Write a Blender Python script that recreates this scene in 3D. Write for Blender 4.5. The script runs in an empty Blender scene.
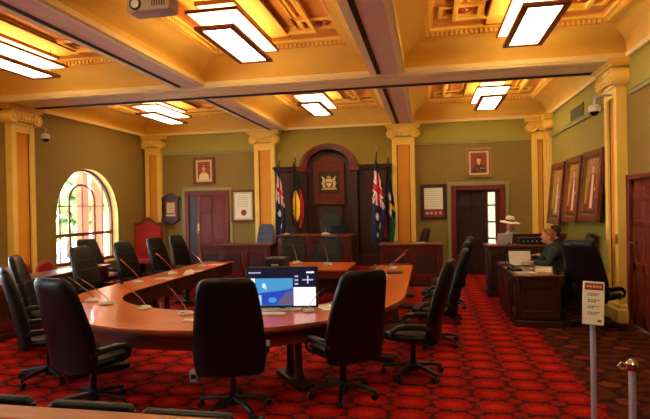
import bpy, bmesh, math, random
from mathutils import Vector, Matrix, Euler
random.seed(7)
S = bpy.context.scene
COL = S.collection
PI = math.pi
R = math.radians

# ------------------------------------------------------------------ materials
MATS = {}
def lin(c):
    return tuple(((v/12.92) if v <= .04045 else ((v+.055)/1.055)**2.4) for v in c)
def rgb(r, g, b):
    return lin((r/255, g/255, b/255))
def mat(name, col, rough=.5, metal=0., var=0., scale=6., spec=.5, emit=0., coat=0., bump=0., stretch=(1, 1, 1), sheen=0.):
    m = bpy.data.materials.new(name); m.use_nodes = True
    nt = m.node_tree; b = nt.nodes['Principled BSDF']
    b.inputs['Base Color'].default_value = (*col, 1)
    b.inputs['Roughness'].default_value = rough
    b.inputs['Metallic'].default_value = metal
    b.inputs['Specular IOR Level'].default_value = spec
    b.inputs['Coat Weight'].default_value = coat
    b.inputs['Sheen Weight'].default_value = sheen
    if emit:
        b.inputs['Emission Color'].default_value = (*col, 1)
        b.inputs['Emission Strength'].default_value = emit
    if var or bump:
        tc = nt.nodes.new('ShaderNodeTexCoord'); mp = nt.nodes.new('ShaderNodeMapping')
        mp.inputs['Scale'].default_value = stretch
        nz = nt.nodes.new('ShaderNodeTexNoise'); nz.inputs['Scale'].default_value = scale
        nz.inputs['Detail'].default_value = 4
        nt.links.new(tc.outputs['Object'], mp.inputs['Vector'])
        nt.links.new(mp.outputs['Vector'], nz.inputs['Vector'])
        if var:
            rp = nt.nodes.new('ShaderNodeValToRGB')
            rp.color_ramp.elements[0].position = .3; rp.color_ramp.elements[1].position = .7
            rp.color_ramp.elements[0].color = (*[max(0, c*(1-var)) for c in col], 1)
            rp.color_ramp.elements[1].color = (*[min(1, c*(1+var)) for c in col], 1)
            nt.links.new(nz.outputs['Fac'], rp.inputs['Fac'])
            nt.links.new(rp.outputs['Color'], b.inputs['Base Color'])
        if bump:
            bp = nt.nodes.new('ShaderNodeBump'); bp.inputs['Strength'].default_value = bump
            bp.inputs['Distance'].default_value = .01
            nt.links.new(nz.outputs['Fac'], bp.inputs['Height'])
            nt.links.new(bp.outputs['Normal'], b.inputs['Normal'])
    MATS[name] = m
    return m

def carpet(name, cx, cy, field, oval, hi, spot):
    m = bpy.data.materials.new(name); m.use_nodes = True
    nt = m.node_tree; N = nt.nodes; L = nt.links; b = N['Principled BSDF']
    b.inputs['Roughness'].default_value = .95; b.inputs['Specular IOR Level'].default_value = .1
    tc = N.new('ShaderNodeTexCoord'); sx = N.new('ShaderNodeSeparateXYZ')
    L.new(tc.outputs['Object'], sx.inputs[0])
    def M(op, a, b_=None, c=None):
        n = N.new('ShaderNodeMath'); n.operation = op
        for i, v in enumerate((a, b_, c)):
            if v is None: continue
            if isinstance(v, (int, float)): n.inputs[i].default_value = v
            else: L.new(v, n.inputs[i])
        return n.outputs[0]
    u = M('DIVIDE', sx.outputs['X'], cx); v = M('DIVIDE', sx.outputs['Y'], cy)
    def cell(t, off): return M('SUBTRACT', M('FRACT', M('ADD', t, off)), .5)
    def dist(off, ru, rv):
        a = M('ABSOLUTE', M('DIVIDE', cell(u, off), ru)); c = M('ABSOLUTE', M('DIVIDE', cell(v, off), rv))
        return M('ADD', M('POWER', a, 2.4), M('POWER', c, 2.4))
    d = dist(0., .46, .45); d2 = dist(.5, .17, .18); d3 = dist(0., .24, .2)
    nz = N.new('ShaderNodeTexNoise'); nz.inputs['Scale'].default_value = 26; nz.inputs['Detail'].default_value = 3
    L.new(tc.outputs['Object'], nz.inputs['Vector'])
    nb = M('MULTIPLY', M('SUBTRACT', nz.outputs['Fac'], .5), 2.2)
    def step(x, lo, hi_):
        n = N.new('ShaderNodeMapRange'); n.interpolation_type = 'SMOOTHSTEP'
        L.new(x, n.inputs['Value']); n.inputs['From Min'].default_value = lo; n.inputs['From Max'].default_value = hi_
        n.inputs['To Min'].default_value = 1; n.inputs['To Max'].default_value = 0
        return n.outputs[0]
    def mix(f, a, c):
        n = N.new('ShaderNodeMix'); n.data_type = 'RGBA'
        L.new(f, n.inputs['Factor'])
        for s, k in ((a, 'A'), (c, 'B')):
            so = [i for i in n.inputs if i.name == k and i.type == 'RGBA'][0]
            if isinstance(s, tuple): so.default_value = (*s, 1)
            else: L.new(s, so)
        return [o for o in n.outputs if o.type == 'RGBA'][0]
    c = mix(step(M('ADD', d2, nb), .6, 1.3), field, spot)
    c = mix(step(M('ADD', d, nb), .65, 1.15), c, oval)
    c = mix(step(M('ADD', d3, M('MULTIPLY', nb, 2.)), .3, 1.2), c, hi)
    L.new(c, b.inputs['Base Color'])
    MATS[name] = m
    return m

# walls and ceiling paint
mat('olive_wall', rgb(136, 110, 48), .8, var=.06, scale=1.2)
mat('green_frieze', rgb(160, 148, 62), .8, var=.05, scale=1.2)
mat('gallery_wall', rgb(150, 132, 52), .8, var=.05, scale=1.2)
mat('green_trim', rgb(150, 142, 92), .6)
mat('cream_ceiling', rgb(242, 202, 96), .65, var=.04, scale=2)
mat('beam_cream', rgb(255, 236, 180), .65)
mat('ochre_ceiling', rgb(222, 152, 74), .7, var=.06, scale=2)
mat('soffit_grey', rgb(240, 205, 176), .7)
mat('dark_strip', rgb(38, 24, 18), .7)  # near-black strips; on the beam undersides this colour stands in for shade
mat('relief_red', rgb(176, 92, 50), .7, var=.3, scale=18)
mat('column_yellow', rgb(244, 204, 100), .55, var=.05, scale=3)
mat('column_orange', rgb(226, 148, 36), .6, var=.05, scale=3)
carpet('red_carpet', .40, .335, rgb(66, 22, 10), rgb(156, 15, 9), rgb(186, 34, 17), rgb(140, 22, 12))
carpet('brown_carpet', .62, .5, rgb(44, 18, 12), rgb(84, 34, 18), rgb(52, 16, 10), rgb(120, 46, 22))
# timber
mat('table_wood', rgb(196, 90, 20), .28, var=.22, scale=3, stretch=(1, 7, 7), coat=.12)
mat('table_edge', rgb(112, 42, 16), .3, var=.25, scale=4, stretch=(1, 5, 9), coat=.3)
mat('red_wood', rgb(96, 28, 16), .32, var=.25, scale=4, stretch=(7, 7, 1), coat=.1)
mat('dark_wood', rgb(56, 17, 11), .5, var=.3, scale=4, stretch=(7, 7, 1), coat=.05)
mat('deep_wood', rgb(44, 14, 10), .45, var=.3, scale=4, stretch=(7, 7, 1))
mat('rail_wood', rgb(150, 82, 34), .4, var=.2, scale=4, stretch=(1, 7, 7))
mat('door_wood', rgb(108, 28, 13), .5, var=.2, scale=4, stretch=(7, 7, 1))
mat('frame_wood', rgb(112, 52, 26), .4, var=.25, scale=8)
mat('gilt', rgb(170, 118, 48), .4, metal=.5, var=.25, scale=30)
mat('lamp_wood', rgb(150, 82, 36), .5)
# upholstery, plastic, metal
mat('black_leather', rgb(9, 10, 14), .38, spec=.28, var=.15, scale=14, bump=.08)
mat('black_plastic', rgb(12, 12, 14), .42)
mat('satin_plastic', rgb(40, 44, 50), .35)
mat('navy_leather', rgb(74, 86, 118), .42, var=.1, scale=10)
mat('green_leather', rgb(38, 44, 36), .45)
mat('red_leather', rgb(160, 20, 16), .42, var=.12, scale=6)
mat('red_vinyl', rgb(150, 24, 26), .5)
mat('chrome', rgb(205, 205, 210), .18, metal=1.)
mat('steel', rgb(176, 178, 200), .35, metal=.45)
mat('mic_grey', rgb(190, 182, 160), .4)
mat('mic_red', rgb(200, 60, 40), .4)
mat('brass', rgb(200, 160, 90), .3, metal=.9)
mat('white_plastic', rgb(220, 215, 212), .45)
mat('projector_shell', rgb(200, 182, 180), .5)
mat('lens_glass', rgb(235, 235, 240), .1, coat=1.)
mat('paper', rgb(235, 228, 212), .8)
mat('parchment', rgb(214, 196, 160), .8, var=.06, scale=20)
mat('ink', rgb(90, 84, 80), .8)
mat('sign_red', rgb(150, 38, 46), .6)
mat('sign_text', rgb(215, 170, 170), .6)
mat('seal_red', rgb(170, 40, 30), .6)
mat('vent_grey', rgb(92, 84, 62), .6)
mat('night_glass', rgb(14, 14, 18), .15)
mat('diffuser', (1., .86, .56), .5, emit=12.)
mat('lamp_glass', (1., .80, .42), .5, emit=2.)
# cloth colours
mat('flag_navy', rgb(16, 22, 66), .85)
mat('flag_red', rgb(190, 24, 34), .85)
mat('flag_white', rgb(226, 220, 214), .85)
mat('flag_black', rgb(16, 14, 16), .85)
mat('flag_yellow', rgb(238, 184, 20), .85)
mat('flag_green', rgb(20, 110, 70), .85)
mat('flag_blue', rgb(20, 80, 150), .85)
mat('crest_cream', rgb(220, 196, 150), .6)
mat('crest_gold', rgb(206, 158, 70), .5)
mat('crest_red', rgb(150, 40, 30), .6)
# paint on pictures
mat('art_red', rgb(150, 48, 30), .7, var=.15, scale=15)
mat('art_dark', rgb(78, 52, 38), .7, var=.2, scale=12)
mat('art_skin', rgb(214, 160, 120), .7)
mat('art_hair', rgb(90, 60, 40), .7)
mat('art_cream', rgb(226, 206, 160), .7, var=.1, scale=25)
mat('art_robe', rgb(150, 44, 34), .7, var=.2, scale=12)
mat('art_brown', rgb(166, 122, 72), .7, var=.3, scale=8)
mat('mat_board', rgb(206, 186, 140), .8)
mat('art_gold', rgb(196, 150, 60), .6)
# people
mat('skin', rgb(206, 140, 110), .55)
mat('hair_fair', rgb(150, 92, 50), .7, var=.3, scale=60)
mat('hair_dark', rgb(60, 36, 24), .7, var=.3, scale=60)
mat('lips', rgb(160, 80, 70), .5)
mat('eye_white', rgb(230, 225, 220), .3)
mat('eye_dark', rgb(30, 24, 20), .3)
mat('cloth_dark', rgb(34, 44, 50), .85)
mat('cloth_black', rgb(22, 22, 26), .85)
mat('cloth_blue', rgb(176, 192, 224), .8)
mat('straw', rgb(240, 228, 190), .8, var=.08, scale=60)
mat('hat_band', rgb(26, 20, 18), .8)
# screen
def scr(name, c, e): return mat(name, c, .4, emit=e)
scr('screen_sky', rgb(70, 160, 225), .38)
scr('screen_blue', rgb(30, 70, 200), .4)
scr('screen_white', rgb(235, 240, 250), .6)
scr('screen_dark', rgb(16, 20, 44), .5)
scr('screen_icon', rgb(170, 180, 215), .6)
scr('screen_ground', rgb(90, 84, 120), .5)
# outdoors
mat('out_paving', rgb(225, 220, 208), .9)
mat('out_render', rgb(235, 228, 214), .9)
mat('out_terracotta', rgb(186, 104, 62), .9, var=.1, scale=3)
mat('out_leaf', rgb(84, 110, 50), .9, var=.3, scale=5)
mat('out_bark', rgb(80, 60, 44), .9)
g = bpy.data.materials.new('window_glass'); g.use_nodes = True
gb = g.node_tree.nodes['Principled BSDF']; gb.inputs['Transmission Weight'].default_value = 1
gb.inputs['Roughness'].default_value = 0; gb.inputs['IOR'].default_value = 1.02
MATS['window_glass'] = g

# ------------------------------------------------------------------ mesh builder
class MB:
    def __init__(s): s.bm = bmesh.new(); s.mats = []; s.cur = 0
    def use(s, m):
        if m not in s.mats: s.mats.append(m)
        s.cur = s.mats.index(m); return s
    def face(s, vs):
        try:
            f = s.bm.faces.new(vs); f.material_index = s.cur; return f
        except ValueError: return None
    def poly(s, pts): return s.face([s.bm.verts.new(p) for p in pts])
    def box(s, x0, x1, y0, y1, z0, z1, M=None):
        P = [(x0,y0,z0),(x1,y0,z0),(x1,y1,z0),(x0,y1,z0),(x0,y0,z1),(x1,y0,z1),(x1,y1,z1),(x0,y1,z1)]
        v = [s.bm.verts.new(M @ Vector(p) if M else p) for p in P]
        for q in ((3,2,1,0),(4,5,6,7),(0,1,5,4),(1,2,6,5),(2,3,7,6),(3,0,4,7)): s.face([v[i] for i in q])
        return s
    def loft(s, rings, closed=True, cap=True):
        V = [[s.bm.verts.new(p) for p in r] for r in rings]
        n = len(V[0])
        for a, b in zip(V, V[1:]):
            for i in range(n if closed else n-1):
                j = (i+1) % n; s.face([a[i], a[j], b[j], b[i]])
        if cap and closed:
            s.face(V[0][::-1]); s.face(V[-1])
        return s
    def lathe(s, prof, n=20, c=(0,0,0), cap=True, M=None):
        rr = []
        for r, z in prof:
            ring = [Vector((c[0]+max(r,1e-4)*math.cos(2*PI*i/n), c[1]+max(r,1e-4)*math.sin(2*PI*i/n), c[2]+z)) for i in range(n)]
            rr.append([M @ p for p in ring] if M else ring)
        return s.loft(rr, True, cap)
    def tube(s, path, r, n=8, flat=1.):
        P = [Vector(p) for p in path]; rings = []; up = None
        for i, p in enumerate(P):
            t = (P[min(i+1, len(P)-1)] - P[max(i-1, 0)]).normalized()
            if up is None:
                up = Vector((0,0,1)) if abs(t.z) < .9 else Vector((1,0,0))
            a = t.cross(up)
            if a.length < 1e-5: a = t.orthogonal()
            a.normalize(); b = a.cross(t).normalized(); up = b
            rad = r[i] if isinstance(r, (list, tuple)) else r
            rings.append([p + a*rad*math.cos(2*PI*k/n) + b*rad*flat*math.sin(2*PI*k/n) for k in range(n)])
        return s.loft(rings)
    def cyl(s, p0, p1, r, r1=None, n=16): return s.tube([p0, p1], [r, r if r1 is None else r1], n)
    def prism(s, pts, d0, d1, axis='z'):
        def m(p, d):
            return {'z': (p[0], p[1], d), 'y': (p[0], d, p[1]), 'x': (d, p[0], p[1])}[axis]
        return s.loft([[m(p, d0) for p in pts], [m(p, d1) for p in pts]])
    def ell(s, c, r, nu=14, nv=9, M=None):
        rr = []
        for j in range(nv+1):
            t = -PI/2 + PI*j/nv
            k = max(math.cos(t), 1e-3)
            ring = [Vector((c[0]+r[0]*k*math.cos(2*PI*i/nu), c[1]+r[1]*k*math.sin(2*PI*i/nu), c[2]+r[2]*math.sin(t))) for i in range(nu)]
            rr.append([M @ p for p in ring] if M else ring)
        return s.loft(rr)
    def cap(s, p0, p1, r0, r1, n=10):
        p0 = Vector(p0); p1 = Vector(p1); d = p1-p0
        t = d.normalized() if d.length > 1e-6 else Vector((0,0,1)); path = []; rad = []
        for k in range(4):
            a = PI/2*(1-k/4); path.append(p0 - t*r0*math.sin(a)); rad.append(max(r0*math.cos(a), .001))
        path.append(p0); rad.append(r0); path.append(p1); rad.append(r1)
        for k in range(1, 5):
            a = PI/2*k/4; path.append(p1 + t*r1*math.sin(a)); rad.append(max(r1*math.cos(a), .001))
        return s.tube(path, rad, n)
    def build(s, name, m=None, parent=None, bevel=0., smooth=True, loc=None, rz=0., seg=2):
        me = bpy.data.meshes.new(name)
        bmesh.ops.recalc_face_normals(s.bm, faces=s.bm.faces[:])
        s.bm.to_mesh(me); s.bm.free()
        for k in (s.mats or [m]): me.materials.append(MATS[k])
        o = bpy.data.objects.new(name, me); COL.objects.link(o)
        if smooth:
            me.polygons.foreach_set('use_smooth', [True]*len(me.polygons))
            me.set_sharp_from_angle(angle=R(38))
        if bevel:
            b = o.modifiers.new('bevel', 'BEVEL'); b.width = bevel; b.segments = seg; b.limit_method = 'ANGLE'; b.angle_limit = R(40)
        if parent: o.parent = parent
        if loc: o.location = loc
        o.rotation_euler.z = rz
        return o

def box(x0, x1, y0, y1, z0, z1): return MB().box(x0, x1, y0, y1, z0, z1)
def thing(name, label, cat, loc=(0,0,0), rz=0., group=None, rot=None):
    o = bpy.data.objects.new(name, None); COL.objects.link(o)
    o.empty_display_size = .1; o.location = loc; o.rotation_euler = rot or (0,0,rz)
    o['label'] = label; o['category'] = cat
    if group: o['group'] = group
    return o
def tag(o, label, cat, group=None):
    o['label'] = label; o['category'] = cat
    if group: o['group'] = group
    return o
def struct(o, label=None):
    o['kind'] = 'structure'
    if label: o['label'] = label
    return o
def dup(root, loc, rz=0., label=None, group=None):
    r = root.copy(); COL.objects.link(r); r.location = loc; r.rotation_euler = (0,0,rz)
    if label: r['label'] = label
    if group: r['group'] = group
    for ch in list(root.children):
        c = ch.copy(); COL.objects.link(c); c.parent = r
        for gch in list(ch.children):
            d = gch.copy(); COL.objects.link(d); d.parent = c
    return r
def rz_of(dx, dy):           # rotation that turns local +Y to the direction (dx, dy)
    return math.atan2(-dx, dy)

# ------------------------------------------------------------------ room numbers
XL, XR, YB, YF = -8.57, 3.12, 14.7, -.8
ZH = 4.2                     # underside of beams, top of walls
RAIL = 3.63                  # picture rail

# floor: red carpet and the darker carpet along the right side
struct(box(XL-.4, 1.62, YF-.2, YB+.2, -.12, 0).build('floor', 'red_carpet', smooth=False))
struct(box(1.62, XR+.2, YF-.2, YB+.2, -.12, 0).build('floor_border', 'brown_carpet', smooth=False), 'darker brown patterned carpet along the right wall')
struct(box(XL-.6, XR+.6, YF-.4, YB+.4, 5.05, 5.2).build('roof_slab', 'cream_ceiling', smooth=False))

# ---- walls
def band_wall(name, axis, pos, thick, a0, a1, splits):
    """plain wall with colour bands (z0, z1, material)"""
    m = MB()
    for z0, z1, k in splits:
        m.use(k)
        if axis == 'x': m.box(min(pos, pos+thick), max(pos, pos+thick), a0, a1, z0, z1)
        else: m.box(a0, a1, min(pos, pos+thick), max(pos, pos+thick), z0, z1)
    return struct(m.build(name, smooth=False))
# back wall with two door openings
def back_wall():
    m = MB()
    op = [(.7, 1.93, 2.36)]
    xs = [XL-.3, -7.17, -5.9, -4.68, -.66, .7, 1.93, XR+.3]
    for x0, x1 in zip(xs, xs[1:]):
        zb = 0
        for a, b, h in op:
            if abs(x0-a) < .01: zb = h
        low = 'gallery_wall' if x0 == -4.68 else 'olive_wall'
        m.use(low).box(x0, x1, YB, YB+.25, zb, RAIL)
        m.use('gallery_wall' if x0 == -4.68 else 'green_frieze').box(x0, x1, YB, YB+.25, RAIL, 5.05)
    return struct(m.build('wall_back', smooth=False))
back_wall()
band_wall('wall_right', 'x', XR, .25, YF, 8.0, [(0, RAIL, 'olive_wall'), (RAIL, 5.05, 'green_frieze')])
def right_wall_rest():
    m = MB()
    m.use('olive_wall').box(XR, XR+.25, 8.0, 9.05, 2.36, RAIL)
    m.use('green_frieze').box(XR, XR+.25, 8.0, 9.05, RAIL, 5.05)
    m.use('gallery_wall').box(XR, XR+.25, 9.05, YB, 0, RAIL)
    m.use('green_frieze').box(XR, XR+.25, 9.05, YB, RAIL, 5.05)
    struct(m.build('wall_right_far', smooth=False))
right_wall_rest()
band_wall('wall_front', 'y', YF, -.25, XL-.3, XR+.3, [(0, RAIL, 'olive_wall'), (RAIL, 5.05, 'green_frieze')])

WY0, WY1, WZ0, WR = 10.74, 13.22, .62, 1.24
WYC, WZS = (WY0+WY1)/2, 1.78
WINS = [WYC, WYC-5.25, WYC-10.4]           # the same window in each bay of the left wall
def left_wall():
    m = MB().use('olive_wall'); T = .38; X0, X1 = XL, XL-T
    def quad2(p):   # front and back
        m.poly([(X0, y, z) for y, z in p]); m.poly([(X1, y, z) for y, z in p[::-1]])
    ztop = 5.05; hw = WR
    edges = [YF] + [v for c in sorted(WINS) for v in (c-hw, c+hw)] + [YB+.2]
    for k in range(0, len(edges), 2):
        quad2([(edges[k], 0), (edges[k+1], 0), (edges[k+1], ztop), (edges[k], ztop)])
    for c in WINS:
        m.use('olive_wall')
        quad2([(c-hw, 0), (c+hw, 0), (c+hw, WZ0), (c-hw, WZ0)])
        arc = [(c-WR*math.cos(PI*i/28), WZS+WR*math.sin(PI*i/28)) for i in range(29)]
        for (p, q), (u, v) in zip(arc, arc[1:]): quad2([(p, q), (u, v), (u, ztop), (p, ztop)])
        m.use('column_yellow')
        loop = [(c-hw, WZ0)] + arc + [(c+hw, WZ0)]
        for (p, q), (u, v) in zip(loop, loop[1:]+loop[:1]): m.poly([(X0, p, q), (X1, p, q), (X1, u, v), (X0, u, v)])
    m.use('olive_wall')
    m.box(X1, X0, YF-.01, YF, 0, ztop); m.box(X1, X0, YB+.2, YB+.21, 0, ztop)
    struct(m.build('wall_left', smooth=False))
left_wall()

# ---- arched windows
def window(n, yc, label):
    x = XL-.22
    def arcpts(r, k=32): return [(yc-r*math.cos(PI*i/k), WZS+r*math.sin(PI*i/k)) for i in range(k+1)]
    m = MB()
    def arch(r0, r1, x0, x1, zb):
        o = [(yc-r1, zb)] + arcpts(r1) + [(yc+r1, zb)]; i_ = [(yc-r0, zb)] + arcpts(r0) + [(yc+r0, zb)]
        m.loft([[(x0, *o[k]), (x1, *o[k]), (x1, *i_[k]), (x0, *i_[k])] for k in range(len(o))])
    arch(WR-.04, WR, x-.04, x+.04, WZ0)
    # raised inner arch: the door-like middle part
    rin, zin = .5, 2.2
    pts = [(yc-rin, 1.35)] + [(yc-rin*math.cos(PI*i/20), zin+.42*math.sin(PI*i/20)) for i in range(21)] + [(yc+rin, 1.35)]
    m.tube([(x, y, z) for y, z in pts], .028, 6)
    m.box(x-.045, x+.045, yc-WR, yc+WR, 1.31, 1.39)
    m.box(x-.05, x+.05, yc-WR, yc+WR, WZ0, WZ0+.07)
    w = m.build('window_%d' % n, 'frame_wood'); struct(w, label)
    b = MB()
    for dy in (-.5, .5): b.box(x-.022, x+.022, yc+dy-.022, yc+dy+.022, WZ0, 1.35)
    for dy in (-.85, 0, .85):
        b.box(x-.016, x+.016, yc+dy-.013, yc+dy+.013, WZ0, WZS+math.sqrt(WR**2-dy**2)-.02 if dy else 2.6)
    b.box(x-.016, x+.016, yc-WR+.02, yc+WR-.02, 2.06, 2.085)
    b.build('glazing_bar', 'frame_wood', w)
    MB().prism([(yc-WR+.03, WZ0+.03)] + arcpts(WR-.03) + [(yc+WR-.03, WZ0+.03)], x-.006, x, 'x').build('pane', 'window_glass', w, smooth=False)
    MB().box(XL-.2, XL+.06, yc-WR-.04, yc+WR+.04, WZ0-.06, WZ0).build('window_sill', 'column_yellow', w)
window(1, WINS[0], 'tall arched window with dark timber bars in the left wall')
window(2, WINS[1], 'arched window in the left wall outside the frame, nearer the viewer')
window(3, WINS[2], 'arched window in the left wall outside the frame, beside the viewer')

# ---- pilasters: shaft facing +n, built in a local frame (front = -Y), then turned
def pilaster(n, x, y, rz, w=.62, d=.14, panel=True):
    sh = MB().use('column_yellow')
    e = .13
    sh.box(-w/2, -w/2+e, -d, 0, .3, 3.78); sh.box(w/2-e, w/2, -d, 0, .3, 3.78)
    sh.box(-w/2+e, w/2-e, -d, 0, 3.62, 3.78); sh.box(-w/2+e, w/2-e, -d, 0, .3, .45)
    sh.use('column_orange').box(-w/2+e, w/2-e, -d+.05, 0, .45, 3.62)
    sh.use('dark_strip')
    for sx in (-1, 1):
        xx = sx*(w/2-e); sh.box(min(xx, xx-sx*.018), max(xx, xx-sx*.018), -d+.04, -d+.049, .45, 3.62)
    o = sh.build('trim_%d' % n, None, None, bevel=.008, loc=(x, y, 0), rz=rz)
    struct(o, 'yellow pilaster with an orange sunk panel and scrolled capital')
    b = MB().box(-w/2-.05, w/2+.05, -d-.05, 0, 0, .22).box(-w/2-.025, w/2+.025, -d-.025, 0, .22, .3)
    b.build('base', 'column_yellow', o, bevel=.015)
    c = MB()
    c.box(-w/2-.02, w/2+.02, -d-.02, 0, 3.78, 3.83)
    c.box(-w/2-.03, w/2+.03, -d-.05, 0, 3.86, 4.08)
    for sx in (-1, 1):
        cx = sx*(w/2+.015)
        M = Matrix.Translation((cx, 0, 3.93)) @ Matrix.Rotation(PI/2, 4, 'X')
        c.lathe([(.135, .0), (.135, d+.075), (.12, d+.095), (.1, d+.095), (.09, d+.075), (.066, d+.075), (.055, d+.1), (.035, d+.1), (.03, d+.11), (0, d+.11)], 22, M=M)
    # egg band and curved cushion between the scrolls
    for k in range(5):
        c.ell(((k-2)*(w-.2)/5, -d-.05, 3.93), (.045, .035, .06), 10, 6)
    c.box(-w/2-.14, w/2+.14, -d-.1, 0, 4.08, 4.13); c.box(-w/2-.17, w/2+.17, -d-.13, 0, 4.13, ZH-.002)
    c.build('capital', 'column_yellow', o)
    return o
BY = 9.42      # the cross beam line
pilaster(1, -4.68, YB, 0); pilaster(2, -.66, YB, 0)
pilaster(3, XL+.33, YB, 0, .52); pilaster(4, XR-.20, YB, 0, .4); pilaster(9, XR, YB-.36, -PI/2, .4, .1)
pilaster(5, XL, BY+.18, PI/2, .64, .16); pilaster(6, XR, BY-.08, -PI/2, .58, .16)

# picture rails and baseboards
def strip(name, segs, z0, z1, mt, prof=.04):
    m = MB()
    for (ax, p, a, b, d) in segs:
        if ax == 'y': m.box(a, b, p-d, p, z0, z1); m.box(a, b, p-d*1.4, p, z1-.02, z1)
        elif d > 0: m.box(p, p+d, a, b, z0, z1); m.box(p, p+d*1.4, a, b, z1-.02, z1)
        else: m.box(p+d, p, a, b, z0, z1); m.box(p+d*1.4, p, a, b, z1-.02, z1)
    return struct(m.build(name, mt, bevel=.004))
strip('trim_7', [('y', YB, -7.95, -5.0, .035), ('y', YB, -.34, 2.45, .035)], RAIL-.03, RAIL+.04, 'green_trim')
strip('trim_8', [('x', XR, BY+.24, YB-.1, -.04), ('x', XR, YF, BY-.56, -.04)], RAIL-.03, RAIL+.05, 'green_trim')
strip('baseboard_back', [('y', YB, -7.95, -7.4, .03), ('y', YB, -5.7, -5.0, .03), ('y', YB, -.34, .5, .03), ('y', YB, 2.12, 2.45, .03)], 0, .25, 'dark_wood')
strip('baseboard_right', [('x', XR, BY+.24, YB-.1, -.03), ('x', XR, YF, 7.7, -.03)], 0, .25, 'dark_wood')
strip('baseboard_left', [('x', XL, YF, BY-.3, .03), ('x', XL, BY+.52, YB-.1, .03)], 0, .25, 'dark_wood')

# ---- coffered ceiling
XS = [(XL, -4.56), (-4.03, -.9), (-.40, XR)]           # openings between the beams
YS = [(YF, 3.6), (4.62, 8.98), (9.98, YB)]
def soffits():
    m = MB().use('soffit_grey')
    m.box(-4.56, -4.03, YF, YB, ZH, 4.32); m.box(-.9, -.40, YF, YB, ZH, 4.32)
    m.use('beam_cream')
    for y0, y1 in ((3.6, 4.62), (8.98, 9.98)):
        m.box(XL, XR, y0, y1, ZH-.02, 4.32)
        m.box(XL, XR, y0-.02, y0+.05, ZH-.035, ZH+.06)
        m.box(XL, XR, y0+.24, y0+.28, ZH-.035, ZH)
    m.use('dark_strip')  # thin strips laid on the cross beams, shade put in as dark colour
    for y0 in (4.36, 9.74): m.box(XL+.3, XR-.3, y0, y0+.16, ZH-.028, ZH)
    m.use('beam_cream')
    for x0 in (-4.56, -.9): m.box(x0-.02, x0+.07, YF, YB, ZH-.012, ZH+.05)
    for x1 in (-4.03, -.40): m.box(x1-.05, x1+.02, YF, YB, ZH-.012, ZH+.05)
    m.use('dark_strip')  # painted edge shade along the lengthwise beams, no real recess
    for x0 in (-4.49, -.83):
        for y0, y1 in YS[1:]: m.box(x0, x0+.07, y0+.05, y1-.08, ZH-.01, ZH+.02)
    struct(m.build('ceiling', smooth=False), 'deep cream ceiling beams')
soffits()
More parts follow.
